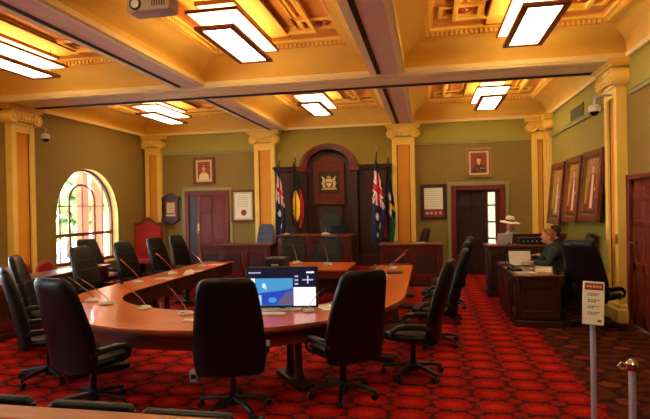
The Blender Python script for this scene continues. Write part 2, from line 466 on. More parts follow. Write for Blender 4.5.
def coffer(i, x0, x1, y0, y1):
    m = MB()
    prof = [(0, ZH, 'beam_cream'), (.05, ZH, 'beam_cream'), (.06, ZH+.07, 'beam_cream'), (.03, ZH+.085, 'cream_ceiling'), (.03, ZH+.1, 'cream_ceiling')]
    for k in range(1, 9):
        a = PI/2*k/8
        prof.append((.03+.34*(1-math.cos(a)), ZH+.1+.34*math.sin(a), 'cream_ceiling'))
    prof += [(.40, ZH+.44, 'cream_ceiling'), (.40, ZH+.52, 'ochre_ceiling'), (.48, ZH+.52, 'cream_ceiling'), (.48, ZH+.56, 'cream_ceiling'), (.52, ZH+.58, 'ochre_ceiling'),
             (.80, ZH+.58, 'ochre_ceiling'), (.80, ZH+.53, 'cream_ceiling'), (.86, ZH+.53, 'cream_ceiling'), (.88, ZH+.58, 'cream_ceiling'),
             (.92, ZH+.60, 'cream_ceiling')]
    def ring(d, z): return [(x0+d, y0+d, z), (x1-d, y0+d, z), (x1-d, y1-d, z), (x0+d, y1-d, z)]
    for (d0, z0, k0), (d1, z1, k1) in zip(prof, prof[1:]):
        m.use(k1); a = ring(d0, z0); b = ring(d1, z1)
        for q in range(4): m.poly([a[q], a[(q+1) % 4], b[(q+1) % 4], b[q]])
    m.use('ochre_ceiling').poly(ring(.92, ZH+.60))
    o = m.build('ceiling_coffer', smooth=False); struct(o, 'sunken ceiling coffer with a cove and dentils')
    # dentils
    dm = MB()
    dz0, dz1 = ZH+.455, ZH+.515
    n = int((x1-x0-.8)/.075)
    for k in range(n):
        x = x0+.42+k*.075
        dm.box(x, x+.04, y1-.44, y1-.395, dz0, dz1); dm.box(x, x+.04, y0+.395, y0+.44, dz0, dz1)
    n = int((y1-y0-.8)/.075)
    for k in range(n):
        y = y0+.42+k*.075
        dm.box(x0+.395, x0+.44, y, y+.04, dz0, dz1); dm.box(x1-.44, x1-.395, y, y+.04, dz0, dz1)
    dm.build('dentil_course', 'cream_ceiling', o, smooth=False)
    # relief panels set in the flat border, in the recess
    xm, ym = (x0+x1)/2, (y0+y1)/2
    rel = MB()
    rr = random.Random(i)
    z = ZH+.60
    for sx in (-1, 1):
        for sy in (-1, 1):
            cx, cy, hx, hy = xm+sx*.86, ym+sy*((y1-y0)/2-1.12), .25, .17
            rel.use('relief_red').box(cx-hx, cx+hx, cy-hy, cy+hy, z-.012, z)
            for w_, d_, k_ in ((.0, .05, 'cream_ceiling'), (.07, .03, 'ochre_ceiling')):
                rel.use(k_)
                for q in (-1, 1):
                    rel.box(cx-hx-w_-.06, cx+hx+w_+.06, cy+q*(hy+w_+.03)-.03, cy+q*(hy+w_+.03)+.03, z-d_, z)
                    rel.box(cx+q*(hx+w_+.03)-.03, cx+q*(hx+w_+.03)+.03, cy-hy-w_, cy+hy+w_, z-d_, z)
            rel.use('art_red')
            rel.ell((cx, cy, z-.012), (.075, .075, .035), 10, 6)
            for k in range(8):
                a_ = 2*PI*k/8
                rel.ell((cx+.16*math.cos(a_), cy+.1*math.sin(a_), z-.012), (.05, .035, .022), 8, 5)
    # long mouldings along the flat field
    rel.use('cream_ceiling')
    for q in (-1, 1):
        rel.box(x0+1.02, x1-1.02, ym+q*((y1-y0)/2-.98)-.015, ym+q*((y1-y0)/2-.98)+.015, z-.02, z)
        rel.box(xm+q*((x1-x0)/2-1.0)-.02, xm+q*((x1-x0)/2-1.0)+.02, y0+1.0, y1-1.0, z-.025, z)
        rel.box(xm+q*.5-.02, xm+q*.5+.02, y0+1.02, y1-1.02, z-.03, z)
    rel.build('relief_panel', None, o)
i = 0
for y0, y1 in YS:
    for x0, x1 in XS:
        coffer(i, x0, x1, y0, y1); i += 1

# ------------------------------------------------------------------ doors
def panel_door(m, x0, x1, z0, z1, y, t, mt, rows):
    """leaf in the XZ plane, front face at y, t thick; sunk panels on both faces drawn as frames"""
    m.use(mt).box(x0, x1, y+.012, y+t-.012, z0, z1)
    st = .12
    m.box(x0, x0+st, y, y+t, z0, z1); m.box(x1-st, x1, y, y+t, z0, z1)
    xm = (x0+x1)/2; m.box(xm-.05, xm+.05, y, y+t, z0, z1)
    for z in rows: m.box(x0+st, x1-st, y, y+t, z-.06, z+.06)
    m.box(x0+st, x1-st, y, y+t, z0, z0+.2); m.box(x0+st, x1-st, y, y+t, z1-.12, z1)
    return m
def door_frame(name, label, x0, x1, h, outer=.13, mt='door_wood'):
    m = MB().use(mt)
    yi = YB+.2 if x0 > 0 else YB-.001
    m.box(x0-outer, x0, YB-.07, yi, 0, h+outer); m.box(x1, x1+outer, YB-.07, yi, 0, h+outer); m.box(x0, x1, YB-.07, yi, h, h+outer)
    m.use('green_trim')
    for s, xx in ((-1, x0-outer), (1, x1+outer)):
        m.box(min(xx, xx+s*.1), max(xx, xx+s*.1), YB-.035, YB, 0, h+outer+.1)
    m.box(x0-outer, x1+outer, YB-.035, YB, h+outer, h+outer+.1)
    return struct(m.build(name, None, bevel=.01), label)
d1 = door_frame('door_1', 'closed red-brown panelled door in the back wall, left side', -7.12, -5.96, 2.36)
panel_door(MB(), -6.86, -5.965, .01, 2.35, YB-.05, .045, 'door_wood', (.95, 1.85)).build('door_leaf', None, d1, bevel=.01)
MB().use('deep_wood').box(-7.115, -6.87, YB-.025, YB-.001, .01, 2.35).build('door_side_panel', None, d1)
hb = MB().box(-6.84, -6.79, YB-.065, YB-.05, 1.2, 1.5); hb.cyl((-6.815, YB-.05, 1.27), (-6.815, YB-.10, 1.27), .012); hb.lathe([(0, -.03), (.03, -.02), (.035, 0), (.03, .02), (0, .03)], 12, (-6.815, YB-.105, 1.27))
hb.build('door_handle', 'brass', d1)
d2 = door_frame('door_2', 'open dark panelled double door in the back wall, right side', .74, 1.9, 2.32)
panel_door(MB(), .745, 1.555, .01, 2.318, YB+.05, .05, 'deep_wood', (.95, 1.85)).build('door_leaf', None, d2, bevel=.01)
# bright sidelight seen through the open half
sl = MB().use('red_wood')
sl.box(.74, 1.9, YB+.1, YB+.16, 2.26, 2.36)
sl.box(1.555, 1.59, YB+.04, YB+.12, 0, 2.31)
sl.box(1.78, 1.9, YB+.04, YB+.12, 0, 2.31)
for z in (.55, 1.0, 1.45, 1.9): sl.box(1.59, 1.78, YB+.05, YB+.11, z-.02, z+.02)
sl.build('glazed_leaf', None, d2)
MB().box(1.59, 1.78, YB+.075, YB+.083, .02, 2.3).build('pane', 'window_glass', d2, smooth=False)
# lit lobby behind that door
lob = MB().use('out_render').box(.4, 4.2, 17.6, 17.8, 0, 3.2).box(.2, .4, YB+.26, 17.8, 0, 3.2).box(4.2, 4.4, YB+.26, 17.8, 0, 3.2)
lob.box(.2, 1.4, YB+.26, 17.8, 3.2, 3.3)
lob.box(1.4, 4.4, YB+.26, 17.35, 3.2, 3.3)
struct(lob.build('wall_lobby', smooth=False))
struct(box(.2, 4.4, YB+.2, 17.8, -.1, 0).build('floor_lobby', 'out_paving', smooth=False))
# right wall door, built in place
m = MB().use('door_wood')
for y0, y1, z0, z1 in ((8.0, 8.12, 0, 2.36), (8.93, 9.05, 0, 2.36), (8.0, 9.05, 2.28, 2.36)): m.box(XR-.04, XR+.2, y0, y1, z0, z1)
d3 = struct(m.build('door_3', None, bevel=.01), 'red-brown panelled door in the right wall')
m = MB().use('door_wood').box(XR+.022, XR+.05, 8.12, 8.93, .01, 2.28)
for y0, y1 in ((8.12, 8.22), (8.82, 8.93), (8.48, 8.58)): m.box(XR+.01, XR+.06, y0, y1, .01, 2.28)
for z0, z1 in ((.01, .22), (.85, 1.0), (1.55, 1.65), (1.95, 2.03), (2.16, 2.28)): m.box(XR+.01, XR+.06, 8.12, 8.93, z0, z1)
m.build('door_leaf', None, d3, bevel=.012)
m = MB().box(XR-.0, XR+.01, 8.82, 8.87, 1.2, 1.5); m.cyl((XR, 8.845, 1.3), (XR-.06, 8.845, 1.3), .012); m.cyl((XR-.055, 8.85, 1.3), (XR-.055, 8.72, 1.3), .012)
m.build('door_handle', 'brass', d3)
MB().use('brass').box(XR-.175, XR-.165, BY-.36, BY-.29, 1.27, 1.42).build('light_switch', None, None)
tag(bpy.data.objects['light_switch'], 'small brass light switch plate on the right yellow pilaster', 'switch')

# ------------------------------------------------------------------ ceiling lights
def light_proto():
    t = thing('pendant_light', '', 'ceiling light', (0, 0, 0))
    def ring(m, hw, hl, w, z0, z1):
        for q in (-1, 1):
            m.box(q*(hw-w/2)-w/2, q*(hw-w/2)+w/2, -hl, hl, z0, z1); m.box(-hw+w, hw-w, q*(hl-w/2)-w/2, q*(hl-w/2)+w/2, z0, z1)
        return m
    ring(MB(), .28, .845, .085, -.015, .035).build('lower_frame', 'lamp_wood', t, bevel=.006)
    MB().box(-.195, .195, -.76, .76, 0, .015).build('diffuser', 'diffuser', t, smooth=False)
    ring(MB(), .36, .94, .022, .17, .215).build('middle_frame', 'lamp_wood', t, bevel=.004)
    MB().box(-.338, .338, -.918, .918, .185, .20).build('middle_glass', 'lamp_glass', t, smooth=False)
    ring(MB(), .27, .84, .02, .30, .36).build('inner_frame', 'lamp_wood', t)
    MB().box(-.25, .25, -.82, .82, .31, .35).build('upper_glass', 'lamp_glass', t, smooth=False)
    m = MB().use('cream_ceiling').box(-.5, .5, -1.07, 1.07, .44, .46); ring(m.use('lamp_wood'), .52, 1.09, .02, .435, .47)
    m.build('top_board', None, t)
    for sx in (-1, 1):
        for sy in (-1, 1):
            MB().cyl((sx*.2, sy*.7, .03), (sx*.2, sy*.7, .5), .008, n=8).build('hanging_rod', 'frame_wood', t)
    return t
lp = light_proto()
LP = [(-6.55, 7.2, 'lit pendant lantern at the left edge of the photo, in the front row'),
      (-2.69, 7.2, 'large lit pendant lantern beside the projector, middle of the front row'),
      (1.42, 7.4, 'lit pendant lantern at upper right, nearest the right wall in the front row'),
      (-6.72, 12.45, 'lit pendant lantern in the back left coffer, above the red throne corner'),
      (-2.62, 12.35, 'lit pendant lantern in the back middle coffer, above the timber arch'),
      (1.44, 12.75, 'lit pendant lantern in the back right coffer, above the open door'),
      (-6.55, 1.6, 'lit pendant lantern behind the viewer, left'), (-2.69, 1.6, 'lit pendant lantern behind the viewer, middle'), (1.42, 1.6, 'lit pendant lantern behind the viewer, right')]
for k, (x, y, lb) in enumerate(LP):
    if k == 0:
        lp.location = (x, y, 4.3); lp['label'] = lb; lp['group'] = 'pendant lanterns in the ceiling coffers'
    else: dup(lp, (x, y, 4.3), 0, lb, 'pendant lanterns in the ceiling coffers')

# projector
t = thing('projector', 'white ceiling projector with a round lens hanging at the top of the photo', 'projector', (-2.44, 4.36, 3.735))
t.scale = (.78, .45, .8)
m = MB().box(-.27, .27, -.18, .24, 0, .17); m.build('body', 'projector_shell', t, bevel=.03, seg=3)
M0 = Matrix.Translation((-.15, -.18, .085)) @ Matrix.Rotation(PI/2, 4, 'X')
MB().lathe([(.07, -.01), (.07, .03), (.055, .03)], 20, M=M0).build('lens_ring', 'black_plastic', t)
MB().lathe([(.052, .0), (.05, .035), (.03, .045), (0, .048)], 20, M=M0).build('lens', 'lens_glass', t)
m = MB()
for k in range(6): m.box(.05+k*.03, .065+k*.03, -.187, -.178, .05, .12)
m.build('vent', 'vent_grey', t)
m = MB().cyl((0, .02, .17), (0, .02, .57), .03); m.box(-.1, .1, -.08, .12, .54, .565); m.build('ceiling_mount', 'white_plastic', t)

# dome cameras
def dome(loc, wall, label):
    t = thing('dome_camera', label, 'security camera', loc)
    m = MB().lathe([(.085, 0), (.09, .03), (.09, .09), (.06, .11), (0, .115)], 20); m.build('housing', 'white_plastic', t)
    MB().lathe([(.001, -.07), (.04, -.06), (.065, -.035), (.075, 0)], 20).build('dome', 'night_glass', t)
    m = MB().tube([(0, 0, .11), (0, 0, .22), (wall*.15, 0, .26), (wall*.5, 0, .26)], .02, 8); m.build('bracket', 'steel', t)
dome((XL+.38, 9.98, 3.54), -1, 'white dome camera on a bracket beside the left pilaster')
dome((XR-.42, 9.25, 3.42), 1, 'white dome camera on a bracket beside the right pilaster')
t = thing('air_vent', 'dark louvred air vent above the picture rail on the right wall', 'vent', (XR, 11.8, 3.83))
m = MB().box(-.03, 0, -.45, .45, -.14, .14); m.build('frame', 'green_frieze', t)
m = MB()
for k in range(7): m.box(-.045, -.03, -.42, .42, -.12+k*.035, -.10+k*.035)
m.build('louvre', 'vent_grey', t)

# ------------------------------------------------------------------ pictures
def ellpts(cx, cz, rx, rz_, n=20, a0=0, a1=2*PI): return [(cx+rx*math.cos(a0+(a1-a0)*k/n), cz+rz_*math.sin(a0+(a1-a0)*k/n)) for k in range(n)]
class Art:
    """layers of paint in the local XZ plane, facing -Y"""
    def __init__(s): s.m = MB(); s.d = 0
    def add(s, mt, pts):
        s.m.use(mt).prism(pts, -s.d, -s.d-.0012, 'y'); s.d += .0012; return s
    def rect(s, mt, x0, x1, z0, z1): return s.add(mt, [(x0, z0), (x1, z0), (x1, z1), (x0, z1)])
    def ell(s, mt, cx, cz, rx, rz_): return s.add(mt, ellpts(cx, cz, rx, rz_))
def frame_parts(t, w, h, fw, d, mt, inner=None):
    m = MB().use(mt)
    for s in (-1, 1):
        m.box(s*(w/2-fw/2)-fw/2, s*(w/2-fw/2)+fw/2, -d, 0, -h/2, h/2)
        m.box(-w/2+fw, w/2-fw, -d, 0, s*(h/2-fw/2)-fw/2, s*(h/2-fw/2)+fw/2)
    if inner:
        m.use(inner); a, b = w/2-fw, h/2-fw
        for s in (-1, 1):
            m.box(s*(a-.01)-.01, s*(a-.01)+.01, -d*.8, 0, -b, b); m.box(-a, a, -d*.8, 0, s*(b-.01)-.01, s*(b-.01)+.01)
    m.build('frame', None, t, bevel=.006)
    MB().box(-w/2+.01, w/2-.01, -.012, 0, -h/2+.01, h/2-.01).build('backing', 'frame_wood', t, smooth=False)
def bust(w, h, bg, robe, hair, extra):
    a = Art(); a.d = .014
    a.rect('mat_board', -w/2, w/2, -h/2, h/2)
    w2, h2 = w*.74, h*.8
    a.rect(bg, -w2/2, w2/2, -h2/2, h2/2)
    a.add(robe, [(-w2*.42, -h2/2+.002), (w2*.42, -h2/2+.002), (w2*.36, -h2*.22), (w2*.14, -h2*.08), (-w2*.14, -h2*.08), (-w2*.36, -h2*.22)])
    a.ell(hair, 0, h2*.16, w2*.19, h2*.17)
    a.rect('art_skin', -w2*.06, w2*.06, -h2*.1, h2*.08)
    a.ell('art_skin', 0, h2*.12, w2*.13, h2*.15)
    a.add(hair, ellpts(0, h2*.19, w2*.15, h2*.1, 14, 0, PI))
    extra(a, w2, h2)
    return a
t = thing('framed_portrait', 'framed portrait of a woman in cream, above the left back door', 'picture', (-6.62, YB-.005, 3.09))
frame_parts(t, .66, .8, .06, .05, 'frame_wood', 'gilt')
def ex1(a, w, h):
    a.add('art_gold', [(-w*.12, -h*.1), (w*.12, -h*.1), (0, -h*.2)]); a.ell('art_gold', 0, h*.29, w*.12, h*.035)
bust(.54, .68, 'art_red', 'art_cream', 'art_hair', ex1).m.build('picture', None, t, smooth=False)
t = thing('framed_portrait', 'framed portrait of a man in dark uniform, above the open back door', 'picture', (1.36, YB-.005, 3.06))
frame_parts(t, .68, .8, .055, .05, 'gilt', 'frame_wood')
def ex2(a, w, h):
    a.add('art_red', [(-w*.36, -h*.2), (-w*.28, -h*.17), (w*.22, -h*.498), (w*.1, -h*.498)])
    for k in range(3): a.ell('art_gold', w*(.12+.08*k), -h*.28, w*.03, h*.03)
bust(.57, .69, 'art_robe', 'art_dark', 'art_hair', ex2).m.build('picture', None, t, smooth=False)
def textlines(a, x0, x1, z0, z1, n, seed):
    rr = random.Random(seed)
    for k in range(n):
        z = z1-(z1-z0)*k/max(1, n-1); x = x0
        while x < x1-.02:
            L = rr.uniform(.02, .07); a.m.use('ink').prism([(x, z-.004), (min(x1, x+L), z-.004), (min(x1, x+L), z+.004), (x, z+.004)], -a.d, -a.d-.001, 'y'); x += L+.014
t = thing('framed_document', 'framed cream document with a red seal, right of the closed left door', 'framed document', (-5.40, YB-.005, 2.01))
frame_parts(t, .74, .96, .07, .045, 'frame_wood')
a = Art(); a.d = .014; a.rect('parchment', -.31, .31, -.42, .42); a.rect('paper', -.24, .24, -.36, .36)
textlines(a, -.18, .18, -.02, .3, 7, 3); a.d += .0012; a.ell('seal_red', .02, -.2, .09, .09); a.ell('art_red', .02, -.2, .055, .055)
a.m.build('picture', None, t, smooth=False)
t = thing('framed_document', 'dark framed document with a row of four medals, left of the open back door', 'framed document', (.14, YB-.005, 2.02))
frame_parts(t, .70, .98, .08, .06, 'dark_wood')
a = Art(); a.d = .014; a.rect('art_robe', -.28, .28, -.42, .42); a.rect('paper', -.25, .25, -.2, .39)
textlines(a, -.2, .2, -.12, .3, 8, 5)
a.m.build('picture', None, t, smooth=False)
for k in range(4):
    M0 = Matrix.Translation((-.18+.12*k, -.015, -.31)) @ Matrix.Rotation(PI/2, 4, 'X')
    MB().lathe([(.042, 0), (.042, .008), (.034, .014), (0, .014)], 16, M=M0).build('medal', 'mic_grey', t)
# three tilted oil paintings on the right wall
def painting(loc, w, h, label, robe, tilt):
    t = thing('oil_painting', label, 'painting', loc, rot=(tilt, 0, -PI/2), group='full-length oil portraits on the right wall')
    frame_parts(t, w, h, .12, .07, 'frame_wood', 'gilt')
    a = Art(); a.d = .014; w -= .24; h -= .24
    a.rect('art_brown', -w/2, w/2, -h/2, h/2)
    a.add('art_dark', [(-w*.46, -h*.48), (w*.46, -h*.48), (w*.46, -h*.2), (-w*.46, -h*.26)])
    a.add(robe, [(-w*.3, -h*.42), (w*.26, -h*.42), (w*.24, .0), (w*.17, h*.2), (-w*.15, h*.2), (-w*.25, 0)])
    a.add('art_cream', [(-w*.08, -h*.38), (w*.1, -h*.38), (w*.07, h*.19), (-w*.05, h*.19)])
    a.ell('art_hair', .0, h*.3, w*.11, h*.075); a.ell('art_skin', 0, h*.285, w*.085, h*.07)
    a.add('art_skin', [(w*.16, -h*.02), (w*.25, -h*.05), (w*.22, -.1*h), (w*.14, -.07*h)])
    a.rect('art_gold', -w*.42, -w*.3, -h*.3, h*.12)
    a.m.build('picture', None, t, smooth=False)
painting((XR-.10, 10.5, 2.24), 1.16, 1.34, 'framed oil portrait nearest the right pilaster, first of three on the right wall', 'art_robe', R(-5.5))
painting((XR-.10, 11.78, 2.2), 1.12, 1.38, 'framed oil portrait in the middle of the three on the right wall', 'art_red', R(-5.5))
painting((XR-.10, 13.2, 2.15), 1.2, 1.45, 'framed oil portrait farthest back of the three on the right wall', 'art_brown', R(-5.5))
# small carved wall shrine on the left
t = thing('wall_plaque', 'small carved timber memorial plaque with a pale picture, hung above the red throne', 'plaque', (-7.7, YB, 1.95))
m = MB().use('dark_wood').box(-.24, .24, -.08, 0, -.28, .3).box(-.29, .29, -.12, 0, .28, .36).box(-.27, .27, -.16, 0, -.36, -.28)
for s in (-1, 1): m.lathe([(.04, -.28), (.025, -.2), (.035, 0), (.025, .2), (.04, .28)], 10, (s*.25, -.1, 0))
m.prism([(-.28, .36), (.28, .36), (.1, .46), (0, .5), (-.1, .46)], -.1, 0, 'y'); m.prism([(-.2, -.36), (.2, -.36), (.08, -.46), (-.08, -.46)], -.1, 0, 'y')
m.build('body', None, t, bevel=.006)
a = Art(); a.d = .082; a.rect('art_robe', -.18, .18, -.22, .24); a.rect('mat_board', -.13, .13, -.12, .2); a.ell('art_skin', 0, .06, .06, .08); a.rect('art_cream', -.15, .15, -.21, -.16)
a.m.build('picture', None, t, smooth=False)

# ------------------------------------------------------------------ dais and carved backdrop
struct(box(-4.3, -.95, 12.95, YB-.001, 0, .28).build('platform', 'red_carpet', bevel=.01), 'low carpeted platform under the timber backdrop')
t = thing('carved_backdrop', 'tall carved dark timber backdrop with an arched canopy and crest', 'panelling', (-2.74, 14.42, .28))
z0 = .28
def zz(z): return z-z0
m = MB().use('dark_wood')
for s in (-1, 1):
    xa, xb = (-1.56, -.83) if s < 0 else (.83, 1.68)
    m.box(xa, xb, .05, .27, 0, zz(2.98)); m.box(xa-.05, xb+.05, -.03, .27, zz(2.98), zz(3.05)); m.box(xa-.08, xb+.08, -.06, .27, zz(3.05), zz(3.1))
    m.box(xa-.02, xb+.02, 0, .27, 0, .3); m.box(xa+.06, xb-.06, .03, .05, zz(2.55), zz(2.9))
    m.box(xa+.06, xb-.06, .03, .05, .45, zz(2.45))
m.build('side_panel', None, t, bevel=.01)
m = MB().use('dark_wood').box(-.82, .82, .12, .27, 0, zz(3.05))
arc_in = [(.62*math.cos(PI*k/24), zz(3.03)+.52*math.sin(PI*k/24)) for k in range(25)]
m.prism(arc_in + [(-.62, zz(3.0)), (.62, zz(3.0))], .1, .27, 'y')
m.build('niche', 'deep_wood', t)
m = MB().use('red_wood')                                # arch hood with moulding
for r0x, r1x, r0z, r1z, y0, y1 in ((.62, .83, .52, .68, -.14, .27), (.70, .80, .585, .65, -.19, -.14)):
    rings = []
    for k in range(29):
        a_ = PI*k/28; c_, s_ = math.cos(a_), math.sin(a_)
        rings.append([(r0x*c_, y0, zz(3.03)+r0z*s_), (r1x*c_, y0, zz(3.03)+r1z*s_), (r1x*c_, y1, zz(3.03)+r1z*s_), (r0x*c_, y1, zz(3.03)+r0z*s_)])
    m.loft(rings)
for s in (-1, 1): m.box(s*.74-.14, s*.74+.14, -.2, .27, zz(2.94), zz(3.05))
m.build('arch_hood', None, t, bevel=.006)
for s in (-1, 1):
    p = MB().use('dark_wood').box(s*.72-.1, s*.72+.1, -.12, .2, 0, zz(2.94))
    p.use('deep_wood').box(s*.72-.06, s*.72+.06, -.128, -.12, .3, zz(2.7))
    p.build('pier', None, t, bevel=.01)
m = MB().use('red_wood').box(-.44, .44, .03, .12, zz(2.1), zz(3.2)).box(-.47, .47, .0, .12, zz(2.0), zz(2.1))
m.prism([(-.44, zz(3.2)), (.44, zz(3.2)), (.2, zz(3.34)), (0, zz(3.4)), (-.2, zz(3.34))], .03, .12, 'y')
m.use('dark_wood').box(-.3, .3, .015, .03, zz(2.3), zz(2.95)).box(-.36, .36, .02, .12, .3, zz(1.95))
m.build('crest_panel', None, t, bevel=.008)
c = MB()                                                # coat of arms: shield, two supporters, ribbon
cz = zz(2.62)
c.use('crest_cream').prism([(-.09, cz+.1), (.09, cz+.1), (.09, cz-.02), (.05, cz-.1), (0, cz-.13), (-.05, cz-.1), (-.09, cz-.02)], -.01, .015, 'y')
c.use('crest_red').prism([(-.08, cz+.02), (.08, cz+.02), (.08, cz-.015), (-.08, cz-.015)], -.014, -.01, 'y')
c.use('crest_cream')
for s in (-1, 1):
    c.tube([(s*.13, 0, cz-.13), (s*.17, -.01, cz-.02), (s*.14, -.01, cz+.1), (s*.2, -.01, cz+.17)], [.035, .045, .035, .018], 8)
    c.tube([(s*.14, -.01, cz+.05), (s*.1, -.015, cz+.03)], [.016, .01], 6)
c.use('crest_gold').prism([(-.22, cz-.2), (.22, cz-.2), (.2, cz-.14), (-.2, cz-.14)], -.005, .015, 'y')
c.ell((0, 0, cz+.15), (.07, .02, .04), 10, 6)
c.build('coat_of_arms', None, t)

# ------------------------------------------------------------------ flags
def flag(loc, label, pattern, H, lean, seed, fold=.045, w=.32, drop=1.35):
    t = thing('flag', label, 'flag', loc, group='flags standing beside the timber backdrop')
    m = MB().lathe([(.17, 0), (.17, .03), (.1, .05), (.03, .09), (.02, .12)], 20); m.build('stand', 'brass', t)
    top = Vector((lean[0], lean[1], H))
    m = MB().cyl((0, 0, .1), tuple(top), .016); m.build('pole', 'dark_wood', t)
    m = MB().lathe([(.012, 0), (.03, .03), (.012, .06), (.028, .1), (0, .2)], 12, tuple(top)); m.build('finial', 'brass', t)
    rr = random.Random(seed); m = MB(); NU, NV = 22, 44
    p1, p2 = rr.uniform(0, 6), rr.uniform(0, 6)
    grid = []
    for j in range(NV+1):
        v = j/NV; row = []
        along = H-.12-v*drop
        k = along/H; bx, by = top.x*k, top.y*k
        wid = w*(.25+.75*min(1, v*1.8)**.8)*(1-.25*max(0, v-.75)/.25)
        for i_ in range(NU+1):
            u = i_/NU
            dz = -.28*u*(1-.5*v)            # the fly edge hangs lower
            x = bx-.02+(u-.25)*wid+.012*math.sin(9*u+p1+3*v)
            y = by-.03-fold*math.sin(u*11+p2+v*1.6)*(.4+.6*v)-.02*u
            row.append((x, y, along+dz))
        grid.append(row)
    V = [[m.bm.verts.new(p) for p in row] for row in grid]
    for j in range(NV):
        for i_ in range(NU):
            m.use(pattern((i_+.5)/NU, (j+.5)/NV)); m.face([V[j][i_], V[j][i_+1], V[j+1][i_+1], V[j+1][i_]])
    o = m.build('cloth', None, t)
    so = o.modifiers.new('thick', 'SOLIDIFY'); so.thickness = .004
    return t
def jack(u, v, v0, v1):
    """union canton across the whole width between v0 and v1"""
    x = u; y = (v-v0)/(v1-v0)
    if abs(x-.5) < .10 or abs(y-.5) < .1: return 'flag_red'
    if abs(x-.5) < .18 or abs(y-.5) < .17: return 'flag_white'
    d = min(abs(x-y), abs(x-(1-y)))
    if d < .05: return 'flag_red'
    if d < .14: return 'flag_white'
    return 'flag_navy'
def ensign(v0, v1, stars):
    def f(u, v):
        if v0 <= v < v1: return jack(u, v, v0, v1)
        for su, sv, r in stars:
            if abs(u-su)/r+abs(v-sv)/(r*.5) < 1: return 'flag_white'
        return 'flag_navy'
    return f
def aboriginal(u, v):
    if ((u-.42)/.28)**2+((v-.66)/.25)**2 < 1: return 'flag_yellow'
    return 'flag_black' if u < .74 or v < .35 else 'flag_red'
def islander(u, v):
    if ((u-.45)/.16)**2+((v-.42)/.05)**2 < 1 or ((u-.5)/.12)**2+((v-.62)/.06)**2 < 1: return 'flag_white'
    if .5 < v < .56 and u > .4: return 'flag_yellow'
    if v > .66 and u > .55: return 'flag_green'
    if v > .7 and u < .2: return 'flag_red'
    return 'flag_navy' if v > .3 else 'flag_black'
flag((-4.10, 13.88, 0), 'draped navy flag with a red and white canton, at the left yellow pilaster', ensign(.12, .5, [(.4, .64, .12), (.6, .8, .1)]), 3.25, (.04, .08), 1, drop=2.0, w=.3)
flag((-3.62, 13.95, .28), 'draped black, red and yellow flag, left of the carved arch', aboriginal, 3.05, (.0, .1), 2, drop=1.75, w=.36)
flag((-1.40, 13.75, .28), 'draped navy flag with a bold red and white canton, right of the carved arch', ensign(.14, .55, [(.4, .68, .12), (.6, .78, .1), (.45, .9, .1)]), 3.1, (.07, .08), 3, drop=2.25, w=.36)
flag((-1.06, 13.85, .28), 'dark draped flag with green, white and yellow patches, beside the right yellow pilaster', islander, 2.95, (.03, .1), 4, drop=2.0, w=.28)

# ------------------------------------------------------------------ dais desks
def panel_desk(name, label, loc, w, d, h, rz=0, wood='red_wood', gallery=0.):
    t = thing(name, label, 'desk', loc, rz)
    b = MB().use(wood).box(-w/2+.04, w/2-.04, -d/2+.04, d/2-.04, .1, h-.05)
    b.build('body', None, t, bevel=.008)
    MB().box(-w/2, w/2, -d/2, d/2, 0, .1).build('plinth', 'dark_wood', t, bevel=.01)
    MB().use('table_edge').box(-w/2-.02, w/2+.02, -d/2-.02, d/2+.02, h-.05, h).build('desk_top', None, t, bevel=.014)
    def pan(x0, x1, side, k):
        fr = MB().use(wood)
        q = {'f': (lambda x, y, z: (x, -d/2+.04-y, z)), 'b': (lambda x, y, z: (x, d/2-.04+y, z)),
             'l': (lambda x, y, z: (-w/2+.04-y, x, z)), 'r': (lambda x, y, z: (w/2-.04+y, x, z))}[side]
        def bx(a0, a1, z0_, z1_, th):
            P = [q(a0, 0, z0_), q(a1, th, z1_)]
            fr.box(*[f_ for ax in range(3) for f_ in sorted((P[0][ax], P[1][ax]))])
        bx(x0, x0+.07, .14, h-.08, .025); bx(x1-.07, x1, .14, h-.08, .025); bx(x0+.07, x1-.07, h-.2, h-.08, .025); bx(x0+.07, x1-.07, .14, .26, .025)
        fr.use('dark_wood'); bx(x0+.13, x1-.13, .32, h-.26, .014)
        fr.build('panel', None, t, bevel=.008)
    n = max(1, round((w-.1)/.6)); s_ = (w-.1)/n
    for k in range(n): pan(-w/2+.05+k*s_, -w/2+.05+(k+1)*s_, 'f', k)
    n2 = max(1, round((d-.1)/.7)); s2 = (d-.1)/n2
    for k in range(n2):
        pan(-d/2+.05+k*s2, -d/2+.05+(k+1)*s2, 'l', k); pan(-d/2+.05+k*s2, -d/2+.05+(k+1)*s2, 'r', k)
    return t
panel_desk('rostrum_desk', 'raised panelled timber desk in front of the carved arch', (-2.86, 13.1, .281), 1.9, .6, .96)
panel_desk('side_desk', 'timber desk with a plain panelled front, before the closed left door', (-5.05, 13.3, 0), 2.0, .7, .99)
panel_desk('side_desk', 'timber desk with a panelled front, right of the right-hand flags', (-.42, 12.9, 0), 1.5, .7, 1.02)
t = thing('clerk_table', 'low timber clerk table inside the open end of the curved table', 'table', (-2.35, 10.4, 0))
MB().use('table_wood').box(-.82, .82, -.62, .62, .70, .745).build('tabletop', None, t, bevel=.012)
MB().use('table_edge').box(-.74, .74, -.54, .54, .56, .70).build('apron', None, t)
for sx in (-1, 1):
    for sy in (-1, 1): MB().use('table_edge').box(sx*.68-.045, sx*.68+.045, sy*.48-.045, sy*.48+.045, 0, .57).build('leg', None, t, bevel=.008)
MB().use('dark_wood').box(-.64, .64, .40, .42, .12, .57).build('modesty_panel', None, t)

